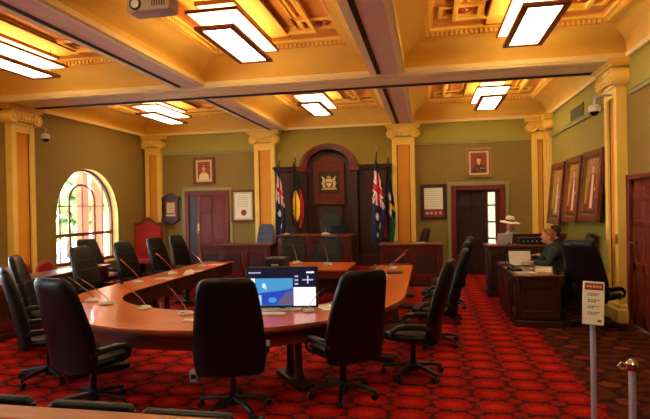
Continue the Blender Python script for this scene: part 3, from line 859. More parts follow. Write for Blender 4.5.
# black laptop on the rostrum, equipment case on clerk table
t = thing('laptop', 'open black laptop seen from behind on the rostrum desk', 'laptop', (-2.24, 13.1, 1.241))
MB().box(-.19, .19, -.13, .13, 0, .02).build('base', 'black_plastic', t, bevel=.005)
Mx = Matrix.Translation((0, -.12, .018)) @ Matrix.Rotation(R(12), 4, 'X')
MB().box(-.19, .19, -.006, .006, 0, .22, Mx).build('lid', 'satin_plastic', t, bevel=.004)
t = thing('equipment_case', 'flat black equipment case on the clerk table, behind the monitor', 'case', (-2.98, 10.0, .745))
t.scale = (1.05, 1, 1.5)
MB().box(-.20, .20, -.16, .16, 0, .12).build('body', 'black_plastic', t, bevel=.012)
MB().box(-.205, .205, -.165, .165, .10, .14).build('lid', 'satin_plastic', t, bevel=.012)
MB().tube([(-.06, -.165, .05), (-.06, -.2, .05), (.06, -.2, .05), (.06, -.165, .05)], .01, 8).build('handle', 'steel', t)

# ------------------------------------------------------------------ the curved council table
TX, TY, TRO, TRI, TZ, TEND = -2.73, 7.25, 2.40, 1.48, .72, 11.35
t = thing('curved_table', 'large U-shaped polished timber council table', 'table', (TX, TY, 0))
EL, ER = TEND-TY, 10.75-TY
def uring(rx, ry, cut=0., n=48):
    pts = [(-rx, EL-cut)] + [(-rx, (EL-cut)*(1-k/6)) for k in range(1, 6)]
    pts += [(-rx*math.cos(PI*k/n), -ry*math.sin(PI*k/n)) for k in range(n+1)]
    return pts + [(rx, (ER-cut)*k/6) for k in range(1, 7)]
def uband(m, inner, outer, z0_, z1_, cut=0.):
    a, b = uring(*outer, cut), uring(*inner, cut)
    m.loft([[(o[0], o[1], z0_), (o[0], o[1], z1_), (i_[0], i_[1], z1_), (i_[0], i_[1], z0_)] for o, i_ in zip(a, b)])
RIX, RIY = 1.70, 1.40
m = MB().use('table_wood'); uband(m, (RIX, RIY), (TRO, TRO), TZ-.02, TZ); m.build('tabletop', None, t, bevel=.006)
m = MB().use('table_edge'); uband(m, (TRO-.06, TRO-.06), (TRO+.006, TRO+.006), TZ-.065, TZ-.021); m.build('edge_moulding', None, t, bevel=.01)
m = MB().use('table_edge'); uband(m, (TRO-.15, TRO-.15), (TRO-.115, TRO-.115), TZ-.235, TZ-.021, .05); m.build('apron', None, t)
m = MB().use('deep_wood'); uband(m, (RIX+.03, RIY+.03), (RIX+.06, RIY+.06), TZ-.27, TZ-.021, .05); m.build('inner_apron', None, t)
def pedestal(px_, py_, ang):
    p = MB().use('deep_wood')
    Mr = Matrix.Translation((px_, py_, 0)) @ Matrix.Rotation(ang, 4, 'Z')
    p.box(-.09, .09, -.36, .36, 0, .07, Mr)
    o = p.build('pedestal', None, t, bevel=.015)
    p = MB().use('deep_wood').box(-.07, .07, -.28, .28, TZ-.09, TZ-.021, Mr); p.build('bearer', None, o, bevel=.01)
    for s in (-1, 1):
        q = MB(); q.lathe([(.06, .07), (.06, .12), (.045, .15), (.042, .5), (.055, .55), (.055, TZ-.09)], 14, (0, s*.12, 0), M=Mr); q.build('post', 'dark_wood', o)
rm = (TRO+RIX)/2
for a_ in (20, 54, 127, 162): pedestal(-rm*math.cos(R(a_)), -rm*math.sin(R(a_)), R(a_)-PI/2+0 if False else R(a_)+PI/2)
for yy in (1.4, 2.7, 3.9):
    for s in (-1, 1): pedestal(s*rm, yy, PI/2)

# ------------------------------------------------------------------ executive chair
def chair_proto(leather='black_leather'):
    t = thing('office_chair', '', 'chair')
    # star base with castors
    b = MB()
    b.lathe([(.055, .06), (.055, .15), (.035, .17)], 14)
    for k in range(5):
        a_ = 2*PI*k/5+.3; c_, s_ = math.cos(a_), math.sin(a_)
        b.tube([(.03*c_, .03*s_, .125), (.2*c_, .2*s_, .115), (.345*c_, .345*s_, .085)], [.034, .03, .022], 8, .8)
    base = b.build('star_base', 'black_plastic', t)
    for k in range(5):
        a_ = 2*PI*k/5+.3; c_, s_ = math.cos(a_), math.sin(a_)
        q = MB()
        for d_ in (-.018, .018):
            p0 = Vector((.345*c_-d_*s_, .345*s_+d_*c_, .03)); ax = Vector((-s_, c_, 0))
            q.cyl(tuple(p0-ax*.011), tuple(p0+ax*.011), .03, n=14)
        q.cyl((.345*c_, .345*s_, .03), (.345*c_, .345*s_, .095), .011, n=8)
        q.build('castor', 'black_plastic', base)
    m = MB().lathe([(.032, .15), (.032, .3), (.024, .3), (.024, .43)], 14); m.box(-.1, .1, -.14, .12, .405, .445); m.build('gas_column', 'black_plastic', t)
    # seat
    def sq(cx, cy, hx, hy, z, n=24, e=4.):
        r_ = []
        for k in range(n):
            a_ = 2*PI*k/n; c_, s_ = math.cos(a_), math.sin(a_)
            r_.append((cx+hx*math.copysign(abs(c_)**(2/e), c_), cy+hy*math.copysign(abs(s_)**(2/e), s_), z))
        return r_
    m = MB(); m.loft([sq(0, .03, .25, .24, .44), sq(0, .03, .285, .275, .455), sq(0, .03, .295, .285, .49), sq(0, .03, .28, .27, .525), sq(0, .03, .22, .21, .54)])
    m.build('seat', leather, t)
    # backrest: curved tapered slab
    prof = [(.415, .28, .035), (.43, .31, .05), (.55, .335, .062), (.72, .335, .066), (.9, .318, .066), (1.07, .295, .064), (1.22, .27, .060), (1.285, .25, .052), (1.32, .215, .036), (1.332, .18, .02)]
    def backy(z):
        return -.27 - .16*max(0, z-.55)/.72 - .02*math.sin(max(0, min(1, (z-.45)/.8))*PI)*-1
    rings = []
    for z, hw_, th in prof:
        ring = []
        for (x, y, _) in sq(0, 0, hw_, th, 0, 28, 3.4):
            bend = .045*(x/.33)**2                         # side bolsters come forward
            ring.append((x, backy(z)+y+bend, z))
        rings.append(ring)
    m = MB(); m.loft(rings); bk = m.build('backrest', leather, t)
    sm = MB()                                              # stitched seams on the front face
    for zc in (.72, .94, 1.1):
        hw_ = .26
        sm.tube([(x*hw_, backy(zc)+.064+.045*(x*hw_/.33)**2, zc) for x in (-1, -.5, 0, .5, 1)], .007, 6)
    sm.build('seam', 'black_plastic', bk)
    for s in (-1, 1):
        m = MB()
        m.tube([(s*.27, .12, .45), (s*.325, .17, .5), (s*.34, .17, .56), (s*.335, .11, .61), (s*.33, -.06, .625), (s*.325, -.2, .615), (s*.31, -.27, .59)],
               [.022, .024, .024, .03, .033, .03, .02], 8, .8)
        m.tube([(s*.335, .03, .645), (s*.33, -.19, .645)], [.03, .028], 8, .45)
        m.build('armrest', 'black_plastic', t)
    return t
CH = chair_proto()
CH['group'] = 'high-backed chairs around the council room'
first = [True]
def chair(x, y, rz, label, sc=1.):
    if first[0]:
        first[0] = False; CH.location = (x, y, 0); CH.rotation_euler.z = rz; CH['label'] = label; return CH
    o = dup(CH, (x, y, 0), rz, label, 'high-backed chairs around the council room')
    if sc != 1.: o.scale = (sc,)*3
    return o
chair(-1.88, 4.74, rz_of(-.28, 1), 'black leather chair seen squarely from behind at the near middle of the table')
chair(-.89, 5.28, rz_of(-.66, .75), 'black leather chair just right of the monitor, turned left with its arm showing')
chair(-.2, 6.02, rz_of(-1, .12), 'black leather chair in profile at the right table curve, nearest of its row')
chair(.06, 7.42, rz_of(-1, .05), 'black chair second in the right-hand row, mostly hidden behind the profile chair')
chair(.18, 8.85, rz_of(-1, .1), 'black chair third in the right-hand row along the table')
chair(.34, 10.1, rz_of(-1, -.05), 'black chair farthest back in the right-hand row along the table')
chair(-3.32, 4.64, rz_of(.3, .95), 'large black leather chair at the near left table curve, bluish back to us')
chair(-4.36, 5.3, rz_of(.74, .67), 'black chair cut by the left edge of the photo, its seat turned to the table')
chair(-5.42, 6.6, rz_of(.86, .5), 'upright black chair behind the edge-cut one, before the left pilaster')
chair(-5.56, 8.05, rz_of(1, 0), 'tall dark chair at the left wing of the table, in front of the window')
chair(-5.55, 9.3, rz_of(1, -.05), 'dark chair at the left wing right of the window')
chair(-5.55, 10.5, rz_of(1, -.1), 'dark chair at the left wing in front of the red throne')
chair(-5.55, 11.5, rz_of(1, -.1), 'dark chair at the far end of the left wing, before the closed door')
chair(-7.02, 10.15, rz_of(1, -.2), 'dark chair behind the long side desk, its top against the window')
chair(-3.1, 11.45, PI+.05, 'dark chair facing us in front of the rostrum, left of the pair', .95)
chair(-2.28, 11.45, PI-.05, 'dark chair facing us in front of the rostrum, right of the pair', .95)
chair(-.45, 13.8, rz_of(-1, -.3), 'dark chair seen edge-on behind the right-hand side desk')
chair(2.52, 8.70, rz_of(.75, .66), 'big black leather chair behind the right-hand desk, its back to us', 1.03)
chair(2.27, 9.55, rz_of(-1, .0), 'black chair at the right-hand desk holding the person in dark clothes')
# navy chair behind left desk
NV = chair_proto('navy_leather'); NV['label'] = 'blue-grey leather chair behind the left side desk'; NV.location = (-4.60, 14.1, 0); NV.rotation_euler.z = PI+.1; NV.scale = (.8, 1., 1.1)
# presiding chair
def presiding():
    t = thing('presiding_chair', 'large dark green leather chair behind the rostrum desk', 'chair', (-2.64, 13.78, .281), PI)
    t.scale = (.78, 1, 1)
    MB().box(-.33, .33, -.3, .3, .38, .5).build('seat', 'green_leather', t, bevel=.04, seg=3)
    m = MB(); out = [(-.33, .45), (.33, .45), (.36, 1.2)] + [(.36*math.cos(PI*k/12), 1.2+.28*math.sin(PI*k/12)) for k in range(1, 12)] + [(-.36, 1.2)]
    m.prism(out, -.36, -.26, 'y'); m.build('backrest', 'green_leather', t, bevel=.03, seg=3)
    for s in (-1, 1):
        MB().tube([(s*.36, .22, .4), (s*.37, .24, .6), (s*.37, .18, .68), (s*.37, -.28, .7)], .03, 8).build('armrest', 'dark_wood', t)
        for sy in (-1, 1): MB().box(s*.28-.03, s*.28+.03, sy*.25-.03, sy*.25+.03, 0, .39).build('leg', 'dark_wood', t)
presiding()
# red throne
def throne():
    t = thing('throne_chair', 'tall red leather throne chair with a carved crest, in the left back corner', 'chair', (-8.1, 13.85, 0), rz_of(.35, -1))
    t.scale = (1.03, 1, 1.05)
    w = .4
    MB().box(-w, w, -.32, .34, .38, .52).build('seat', 'red_leather', t, bevel=.04, seg=3)
    m = MB().use('red_wood'); cr = [(-w-.03, 1.42), (-w+.05, 1.5), (-.22, 1.49), (-.1, 1.6), (0, 1.65), (.1, 1.6), (.22, 1.49), (w-.05, 1.5), (w+.03, 1.42), (w+.03, .4), (-w-.03, .4)]
    m.prism(cr, -.40, -.33, 'y'); m.build('back_frame', None, t, bevel=.012)
    m = MB(); m.prism([(-w+.04, .5), (w-.04, .5), (w-.04, 1.38), (.2, 1.42), (.1, 1.5), (0, 1.53), (-.1, 1.5), (-.2, 1.42), (-w+.04, 1.38)], -.33, -.28, 'y'); m.build('back_cushion', 'red_leather', t, bevel=.02, seg=3)
    for s in (-1, 1):
        m = MB().tube([(s*.4, .3, .38), (s*.41, .3, .66), (s*.41, .1, .7), (s*.41, -.33, .74)], .04, 8); m.build('armrest', 'red_wood', t)
        for sy in (-.28, .3): MB().lathe([(.035, 0), (.05, .06), (.03, .14), (.045, .38)], 12, (s*.34, sy, 0)).build('leg', 'red_wood', t)
throne()

# long side desk on the left with small red chairs behind
panel_desk('side_bench', 'long panelled timber desk along the left wall below the window', (-6.62, 7.2, 0), 4.6, .55, .86, PI/2)
def red_chair_proto():
    t = thing('red_chair', '', 'chair')
    MB().box(-.23, .23, -.22, .24, .42, .48).build('seat', 'red_vinyl', t, bevel=.02)
    pts = [(-.22, .56), (.22, .56), (.21, .8)] + [(.21*math.cos(PI*k/10), .8+.13*math.sin(PI*k/10)) for k in range(1, 10)] + [(-.21, .8)]
    MB().prism(pts, -.25, -.2, 'y').build('backrest', 'red_vinyl', t, bevel=.015)
    arc = [(.24*math.cos(PI*k/10), -.225, .78+.19*math.sin(PI*k/10)) for k in range(11)]
    MB().tube([(.24, -.225, .02)] + arc + [(-.24, -.225, .02)], .013, 8).build('frame', 'mic_red', t)
    for s in (-1, 1): MB().cyl((s*.2, .2, 0), (s*.2, .2, .43), .014).build('leg', 'mic_red', t)
    return t
RC = red_chair_proto(); RC['group'] = 'small red chairs behind the long side desk'
for k, (x, y, lb) in enumerate([(-7.4, 9.2, 'small red hoop-backed chair at the left foot of the arched window'),
                                (-7.4, 10.95, 'small red hoop-backed chair at the right foot of the arched window'),
                                (-7.4, 8.55, 'small red hoop-backed chair just left of the arched window, over the bluish chair back'),
                                (-6.95+.0-.4, 7.35, 'small red hoop-backed chair near the left edge of the photo')]):
    if k == 0: RC.location = (x, y, 0); RC.rotation_euler.z = -PI/2; RC['label'] = lb
    else: dup(RC, (x, y, 0), -PI/2+(.1 if k % 2 else -.1), lb, 'small red chairs behind the long side desk')

# ------------------------------------------------------------------ gooseneck microphones
def mic_proto(red=False):
    t = thing('microphone', '', 'microphone')
    m = MB(); m.lathe([(.085, 0), (.09, .012), (.075, .032), (.03, .045), (0, .046)], 20); m.build('base', 'mic_grey', t)
    path = [(0, .02, .04), (0, .0, .08), (0, -.07, .16), (0, -.18, .26), (0, -.29, .35)]
    MB().tube(path, .0062, 8).build('gooseneck', 'mic_red' if red else 'chrome', t)
    MB().tube([(0, -.29, .35), (0, -.32, .375), (0, -.345, .39)], [.011, .015, .012], 8).build('capsule', 'mic_red' if red else 'black_plastic', t)
    MB().box(-.02, .02, -.07, -.04, .03, .04).build('button', 'mic_red', t)
    return t
MA = mic_proto(); MR = mic_proto(True)
used = {id(MA): False, id(MR): False}
def mic(p, x, y, z, rz, label, g, s=1.):
    if not used[id(p)]:
        used[id(p)] = True; p.location = (x, y, z); p.rotation_euler.z = rz; p['label'] = label; p['group'] = g; o = p
    else: o = dup(p, (x, y, z), rz, label, g)
    o.scale = (s,)*3
    return o
G = 'gooseneck microphones on the curved table'
tz = TZ+.0005
mic(MA, -4.50, 6.3, tz, rz_of(.8, .6), 'gooseneck microphone farthest left on the curved table, chrome neck', G)
mic(MA, -4.16, 6.12, tz, rz_of(.7, .7), 'chrome gooseneck microphone second from the left on the near curve', G)
mic(MA, -3.48, 5.88, tz, rz_of(.4, .9), 'grey microphone on the near curve, midway between the left chairs and the central chair', G)
mic(MA, -2.80, 5.62, tz, rz_of(.1, 1), 'microphone on the near table edge just left of the central black chair', G)
mic(MA, -1.40, 5.95, tz, rz_of(-.8, .6), 'microphone beside the lower right corner of the monitor', G, .75)
mic(MR, -4.82, 8.0, tz, PI*1.5, 'red-necked microphone on the left wing, nearest its curve', G)
mic(MR, -4.80, 9.15, tz, PI*1.5, 'red-necked microphone in the middle of the left wing', G)
mic(MA, -4.75, 10.35, tz, PI*1.5, 'chrome gooseneck microphone at the far end of the left wing', G)
mic(MA, -.85, 7.9, tz, PI/2, 'chrome microphone on the right wing, nearest the turned black chair', G)
mic(MR, -.75, 9.0, tz, PI/2, 'red-necked microphone on the right wing, left of the black pad', G)
mic(MA, -.7, 10.2, tz, PI/2, 'chrome microphone at the far end of the right wing', G)
G2 = 'tall microphones on the clerk table'
mic(MA, -2.78, 10.8, .7455, 0, 'tall chrome microphone on the clerk table before the left of the chair pair', G2, 1.15)
mic(MA, -2.05, 10.5, .7455, 0, 'tall chrome microphone on the clerk table before the right of the chair pair', G2, 1.15)
mic(MA, -2.58, 12.98, 1.2415, 0, 'chrome microphone on the rostrum desk before the green chair', 'rostrum microphones', 1.1)
mic(MA, -3.6, 12.98, 1.2415, .3, 'chrome microphone at the left end of the rostrum desk', 'rostrum microphones', .8)

# papers, pads, name plates on the table
def sheet(x, y, z, rz, label, n=1, w=.21, h=.297, g=None):
    m = MB().use('paper')
    for k in range(n): 
        Mr = Matrix.Rotation(.06*k, 4, 'Z'); m.box(-w/2, w/2, -h/2, h/2, .0012*k, .0012*k+.001, Mr)
    m.use('ink')
    for k in range(7): m.box(-w*.38, w*(.3-.05*(k % 3)), h*.36-k*.033, h*.36-k*.033+.008, n*.0012, n*.0012+.0004, Matrix.Rotation(.06*(n-1), 4, 'Z'))
    o = m.build('paper_sheet', None, None, smooth=False, loc=(x, y, z+.0005), rz=rz)
    return tag(o, label, 'paper', g)
sheet(-4.55, 9.55, tz, PI/2, 'white papers by the middle red-necked microphone on the left wing', 3)
sheet(-4.62, 8.5, tz, PI/2+.2, 'white papers between the two red-necked microphones on the left wing', 2)
sheet(-4.6, 10.7, tz, PI/2, 'white sheet at the far end of the left wing', 1)
sheet(-1.22, 6.2, tz, .5, 'pale folded papers left of the turned black chair, by the monitor', 4)
sheet(-2.62, 5.36, tz, .1, 'small white card beside the microphone left of the central chair', 2, .12, .1)
sheet(-.85, 8.3, tz, .1, 'white sheet behind the turned black chair on the right wing', 1)
sheet(-.2, 12.9, 1.0205, .1, 'white papers on top of the timber side desk right of the flags', 3, .21, .297)
t = thing('name_plate', 'white folded name card on the left wing of the curved table', 'name card', (-4.45, 9.1, tz), PI/2)
MB().prism([(-.05, 0), (.05, 0), (0, .08)], -.14, .14, 'x').build('card', 'paper', t, smooth=False)
o = MB().use('satin_plastic').box(-.14, .14, -.1, .1, 0, .03); o = o.build('writing_pad', None, None, bevel=.008, loc=(-.62, 9.45, tz), rz=.1)
tag(o, 'flat dark pad on the far right wing of the curved table', 'pad')
t = thing('power_box', 'small white power outlet box on the carpet left of the central chair', 'outlet box', (-2.62, 5.46, .0))
MB().box(-.05, .05, -.04, .04, 0, .13).build('box', 'white_plastic', t, bevel=.008)
MB().box(-.03, .03, -.045, -.04, .04, .09).build('socket', 'satin_plastic', t)

# ------------------------------------------------------------------ monitor
t = thing('monitor', 'wide black computer monitor showing a bright blue screen on the curved table', 'monitor', (-1.74, 6.02, TZ), R(9))
t.scale = (1.03, 1, 1.06)
MB().box(-.26, .22, -.10, .08, 0, .014).build('stand_foot', 'white_plastic', t, bevel=.005)
MB().box(-.035, .035, -.0, .04, .015, .2).build('stand_neck', 'black_plastic', t)
MB().box(-.42, .42, -.02, .025, .025, .485).build('bezel', 'black_plastic', t, bevel=.008)
w, h = .40, .215
a = Art(); a.d = .0205
def R2_(mt, x0, x1, z0_, z1_): a.rect(mt, -w+2*w*x0, -w+2*w*x1, .255-h+2*h*z0_, .255-h+2*h*z1_)
R2_('screen_dark', 0, 1, 0, 1)
R2_('screen_white', 0, .11, .03, .74)
R2_('screen_sky', .12, .66, .03, .74)
a.add('screen_blue', [(-w+2*w*u, .255-h+2*h*v) for u, v in ((.12, .04), (.66, .04), (.66, .48), (.5, .42), (.3, .38), (.12, .34))])
a.add('screen_ground', [(-w+2*w*u, .255-h+2*h*v) for u, v in ((.42, .05), (.66, .05), (.66, .4), (.55, .36))])
R2_('screen_icon', .12, .2, .04, .3)
a.ell('screen_sky', -w+2*w*.36, .255-h+2*h*.17, .05, .03)
R2_('screen_white', .22, .26, .5, .6); R2_('screen_icon', .24, .28, .46, .54)
R2_('screen_white', .67, .99, .02, .5)
for k in range(3): R2_('screen_icon', .69, .74, .57+.1*k, .61+.1*k)
R2_('screen_icon', .8, .96, .68, .71); R2_('screen_icon', .87, .89, .6, .8)
R2_('screen_white', .86, .97, .87, .91); R2_('screen_icon', .02, .2, .88, .91)
a.m.build('screen', None, t, smooth=False)
t = thing('keyboard', 'slim pale keyboard on the table in front of the monitor', 'keyboard', (-1.86, 5.70, tz), R(9))
MB().box(-.24, .24, -.07, .07, 0, .016).build('base', 'mic_grey', t, bevel=.005)
m = MB()
for r_ in range(4):
    for c_ in range(14): m.box(-.225+c_*.032, -.198+c_*.032, -.06+r_*.031, -.034+r_*.031, .016, .021)
m.build('key', 'white_plastic', t, smooth=False)

# ------------------------------------------------------------------ right-hand desk and its clutter
od = panel_desk('officer_desk', 'heavy dark panelled desk at the right with papers on it', (1.665, 8.84, 0), .70, .56, .82, 0, 'dark_wood')
MB().use('table_edge').box(-.37, .37, -.30, 1.76, .771, .8205).build('worktop', None, od, bevel=.014)
MB().use('dark_wood').box(-.35, -.29, .24, 1.7, 0, .77).box(-.37, -.35, .30, .94, .28, .65).box(-.37, -.35, 1.0, 1.64, .28, .65).build('side_panel', None, od, bevel=.008)
MB().use('dark_wood').box(-.29, .33, 1.38, 1.7, 0, .77).build('far_pedestal', None, od, bevel=.008)
panel_desk('bar_desk', 'tall dark timber counter behind the right-hand desk, below the white hat', (2.02, 11.55, 0), 1.68, .5, 1.08, 0, 'dark_wood')
bd_ = [o for o in bpy.data.objects if o.name.startswith('bar_desk')][0]
MB().use('red_wood').box(-.36, .82, .18, .24, 1.08, 1.26).box(-.38, .84, .15, .27, 1.26, 1.29).build('upstand', None, bd_, bevel=.008)
t = thing('equipment_rack', 'black electronic equipment standing on the tall counter, right of the pale laptop', 'equipment', (2.1, 11.5, 1.0805))
MB().box(-.25, .25, -.1, .18, 0, .14).build('body', 'black_plastic', t, bevel=.01)
m = MB()
for k in range(5): m.cyl((-.18+k*.09, -.1, .07), (-.18+k*.09, -.115, .07), .018, n=12)
m.build('knob', 'steel', t)
dz = .8205
G3 = 'papers on the right-hand desk'
sheet(1.52, 8.85, dz, .15, 'loose white papers at the near end of the right-hand desk', 3, .3, .22, G3)
sheet(1.84, 9.42, dz, -.2, 'white papers near the hand of the person in dark clothes', 3, .3, .21, G3)
sheet(1.42, 9.48, dz, .4, 'papers on the left edge of the right-hand desk', 2, .21, .297, G3)
t = thing('document_stand', 'upright cream document stand with papers in the middle of the right-hand desk', 'document stand', (1.60, 9.80, dz), .15)
Mx = Matrix.Rotation(R(-14), 4, 'X')
MB().box(-.19, .19, -.004, .004, 0, .27, Mx).build('sheet', 'paper', t, smooth=False)
MB().box(-.16, .16, -.02, .09, 0, .012).build('foot', 'satin_plastic', t, bevel=.004)
MB().box(-.21, .21, .005, .012, .02, .24, Mx).build('rest', 'satin_plastic', t)
t = thing('document_tray', 'cream paper tray beside the upright document stand', 'tray', (1.84, 9.06, dz), -.2)
MB().box(-.13, .13, -.17, .17, 0, .008).box(-.13, -.12, -.17, .17, 0, .06).box(.12, .13, -.17, .17, 0, .06).box(-.13, .13, .16, .17, 0, .06).build('tray', 'mat_board', t)
MB().box(-.11, .11, -.15, .15, .008, .04).build('paper_stack', 'paper', t, smooth=False)
for k, (x, y, r_, lb) in enumerate([(1.36, 9.9, 2.2, 'black gooseneck microphone at the far left corner of the right-hand desk'), (1.62, 10.25, 2.6, 'black gooseneck microphone behind the document stand')]):
    o = thing('desk_microphone', lb, 'microphone', (x, y, dz), r_, 'black microphones on the right-hand desk')
    MB().lathe([(.07, 0), (.07, .02), (.03, .035), (0, .036)], 18).build('base', 'black_plastic', o)
    MB().tube([(0, 0, .03), (0, .05, .2), (0, .02, .32), (0, -.06, .38)], .008, 8).build('gooseneck', 'black_plastic', o)
    MB().tube([(0, -.06, .38), (0, -.1, .4)], [.013, .015], 8).build('capsule', 'satin_plastic', o)
t = thing('telephone', 'black desk telephone at the left of the right-hand desk', 'telephone', (1.40, 9.15, dz), .3)
MB().prism([(-.1, 0), (.1, 0), (.1, .07), (-.1, .03)], -.09, .09, 'x').build('body', 'black_plastic', t, bevel=.006)
MB().tube([(-.06, -.09, .075), (-.06, -.07, .085), (-.06, .07, .1), (-.06, .09, .095)], [.026, .018, .018, .026], 8).build('handset', 'satin_plastic', t)
t = thing('cup', 'small dark cup at the near right corner of the right-hand desk', 'cup', (1.94, 8.64, dz))
MB().lathe([(.03, 0), (.04, .09), (.036, .09), (.028, .01), (0, .008)], 18).build('body', 'satin_plastic', t)
t = thing('laptop', 'pale silver laptop lid standing open on the tall dark counter', 'laptop', (1.5, 11.5, 1.0805), PI+.35)
MB().box(-.17, .17, -.12, .12, 0, .016).build('base', 'steel', t, bevel=.004)
MB().box(-.17, .17, -.005, .005, 0, .23, Matrix.Translation((0, .115, .016)) @ Matrix.Rotation(R(-14), 4, 'X')).build('lid', 'white_plastic', t, bevel=.003)

# ------------------------------------------------------------------ people
def remeshed(m, name, mt, parent, vox=.008, smooth=3):
    me = bpy.data.meshes.new('tmp'); bmesh.ops.recalc_face_normals(m.bm, faces=m.bm.faces[:]); m.bm.to_mesh(me); m.bm.free()
    o = bpy.data.objects.new('tmp', me); COL.objects.link(o)
    r_ = o.modifiers.new('r', 'REMESH'); r_.mode = 'VOXEL'; r_.voxel_size = vox
    if smooth:
        s_ = o.modifiers.new('s', 'SMOOTH'); s_.iterations = smooth; s_.factor = .5
    dg = bpy.context.evaluated_depsgraph_get()
    me2 = bpy.data.meshes.new_from_object(o.evaluated_get(dg))
    bpy.data.objects.remove(o); bpy.data.meshes.remove(me)
    me2.name = name; me2.materials.clear(); me2.materials.append(MATS[mt])
    me2.polygons.foreach_set('use_smooth', [True]*len(me2.polygons))
    o = bpy.data.objects.new(name, me2); COL.objects.link(o); o.parent = parent
    return o
def person(label, loc, rz, pose, shirt, trousers, hair, hat=False, bald=False):
    """local frame: facing +Y, origin on the floor below the pelvis"""
    t = thing('person', label, 'person', loc, rz)
    if pose == 'sit':
        pz = .63; hip = Vector((0, 0, pz)); lean = Vector((0, .13, .48))
    else:
        pz = .74; hip = Vector((0, 0, pz)); lean = Vector((0, .10, .44))
    chest = hip+lean; neck = chest+Vector((0, .03, .10)); head = neck+Vector((0, .045, .145))
    J = {}
    for s in (-1, 1):
        J['sh', s] = chest+Vector((s*.175, 0, .02))
        if pose == 'sit':
            J['el', s] = J['sh', s]+Vector((s*.06, .14, -.22)); J['wr', s] = J['el', s]+Vector((-s*.08, .22, .02 if s < 0 else .0))
            J['hp', s] = hip+Vector((s*.09, 0, 0)); J['kn', s] = hip+Vector((s*.12, .43, .0)); J['an', s] = Vector((s*.12, .40, .09))
        else:
            J['el', s] = J['sh', s]+Vector((s*.08, .03, -.27)); J['wr', s] = J['el', s]+Vector((-s*.06, .24, .14))
            J['hp', s] = hip+Vector((s*.09, 0, 0)); J['kn', s] = Vector((s*.1, .03, .40)); J['an', s] = Vector((s*.11, -.01, .09))
    m = MB()
    m.cap(hip+Vector((-.06, 0, 0)), hip+Vector((.06, 0, 0)), .12, .12)
    m.cap(hip, hip+lean*.5, .13, .12); m.cap(hip+lean*.5, chest, .125, .14)
    m.cap(chest+Vector((-.09, 0, -.02)), chest+Vector((.09, 0, -.02)), .105, .105)
    m.cap(chest, neck+Vector((0, .01, .03)), .075, .055)
    m.cap(neck, head, .055, .058)
    # head, facing +Y
    m.ell(head+Vector((0, 0, .03)), (.074, .094, .10)); m.ell(head+Vector((0, .03, -.045)), (.055, .062, .07)); m.ell(head+Vector((0, .062, -.09)), (.024, .024, .02))
    m.tube([head+Vector((0, .092, .03)), head+Vector((0, .115, -.012)), head+Vector((0, .09, -.025))], [.009, .016, .012], 8)
    for s in (-1, 1):
        m.ell(head+Vector((s*.076, -.005, .0)), (.012, .022, .034)); m.ell(head+Vector((s*.035, .062, -.03)), (.022, .022, .022))
        m.cap(J['sh', s], J['el', s], .052, .041); m.cap(J['el', s], J['wr', s], .04, .027)
        m.cap(J['hp', s], J['kn', s], .085, .058); m.cap(J['kn', s], J['an', s], .056, .036)
        an = J['an', s]; m.cap(an+Vector((0, -.03, -.045)), an+Vector((s*.02, .16, -.06)), .04, .03)
        # hand: palm, four curled fingers of unequal length, thumb from the side of the palm
        wr = J['wr', s]; f = (wr-J['el', s]).normalized(); side = Vector((0, 0, 1)).cross(f).normalized(); up = f.cross(side)*-1
        pc = wr+f*.055
        m.cap(wr, wr+f*.02, .027, .028)
        for q in (-1.5, -.5, .5, 1.5): m.cap(wr+f*.02+side*q*.012, wr+f*.082+side*q*.019, .014, .012, 8)
        for q, L in zip((-1.5, -.5, .5, 1.5), (.072, .082, .078, .06) if s > 0 else (.06, .078, .082, .072)):
            b0 = wr+f*.085+side*q*.0205; b1 = b0+f*L*.5+Vector((0, 0, -.006)); b2 = b1+f*L*.4+Vector((0, 0, -.024))
            m.cap(b0, b1, .0095, .0088, 8); m.cap(b1, b2, .0088, .0075, 8)
        ts = -s
        tsd = side*(1 if side.x*ts > 0 else -1)
        b0 = wr+f*.03+tsd*.026; b1 = b0+f*.035+tsd*.026; b2 = b1+f*.03+tsd*.006+Vector((0, 0, -.008))
        m.cap(b0, b1, .0125, .0105, 8); m.cap(b1, b2, .0105, .0085, 8)
    body = remeshed(m, 'body', 'skin', t, .0065, 2)
    # face details
    for s in (-1, 1):
        MB().ell(head+Vector((s*.03, .083, .018)), (.013, .010, .009)).build('eye', 'eye_white', t)
        MB().ell(head+Vector((s*.03, .0915, .018)), (.006, .004, .006)).build('iris', 'eye_dark', t)
    MB().tube([head+Vector((-.024, .082, -.056)), head+Vector((0, .0925, -.055)), head+Vector((.024, .082, -.056))], [.004, .008, .004], 8).build('mouth', 'lips', t)
    # hair
    m = MB(); m.ell(head+Vector((0, -.022, .05)), (.086, .098, .098)); m.ell(head+Vector((0, -.05, -.02)), (.076, .06, .085)); m.cap(head+Vector((-.04, .05, .115)), head+Vector((.045, .05, .115)), .028, .024)
    remeshed(m, 'hair', hair, t, .009, 2)
    # shirt with sleeves
    m = MB()
    m.cap(hip+Vector((-.06, 0, .03)), hip+Vector((.06, 0, .03)), .135, .135)
    m.cap(hip+Vector((0, 0, .05)), hip+lean*.5, .148, .14); m.cap(hip+lean*.5, chest, .145, .155)
    m.cap(chest+Vector((-.1, 0, -.02)), chest+Vector((.1, 0, -.02)), .122, .122); m.cap(chest, neck+Vector((0, .0, -.02)), .085, .066)
    for s in (-1, 1):
        m.cap(J['sh', s], J['el', s], .068, .056); m.cap(J['el', s], J['el', s].lerp(J['wr', s], .8), .055, .044)
    remeshed(m, 'shirt', shirt, t, .011, 3)
    m = MB()
    m.cap(hip+Vector((-.06, 0, -.01)), hip+Vector((.06, 0, -.01)), .132, .132)
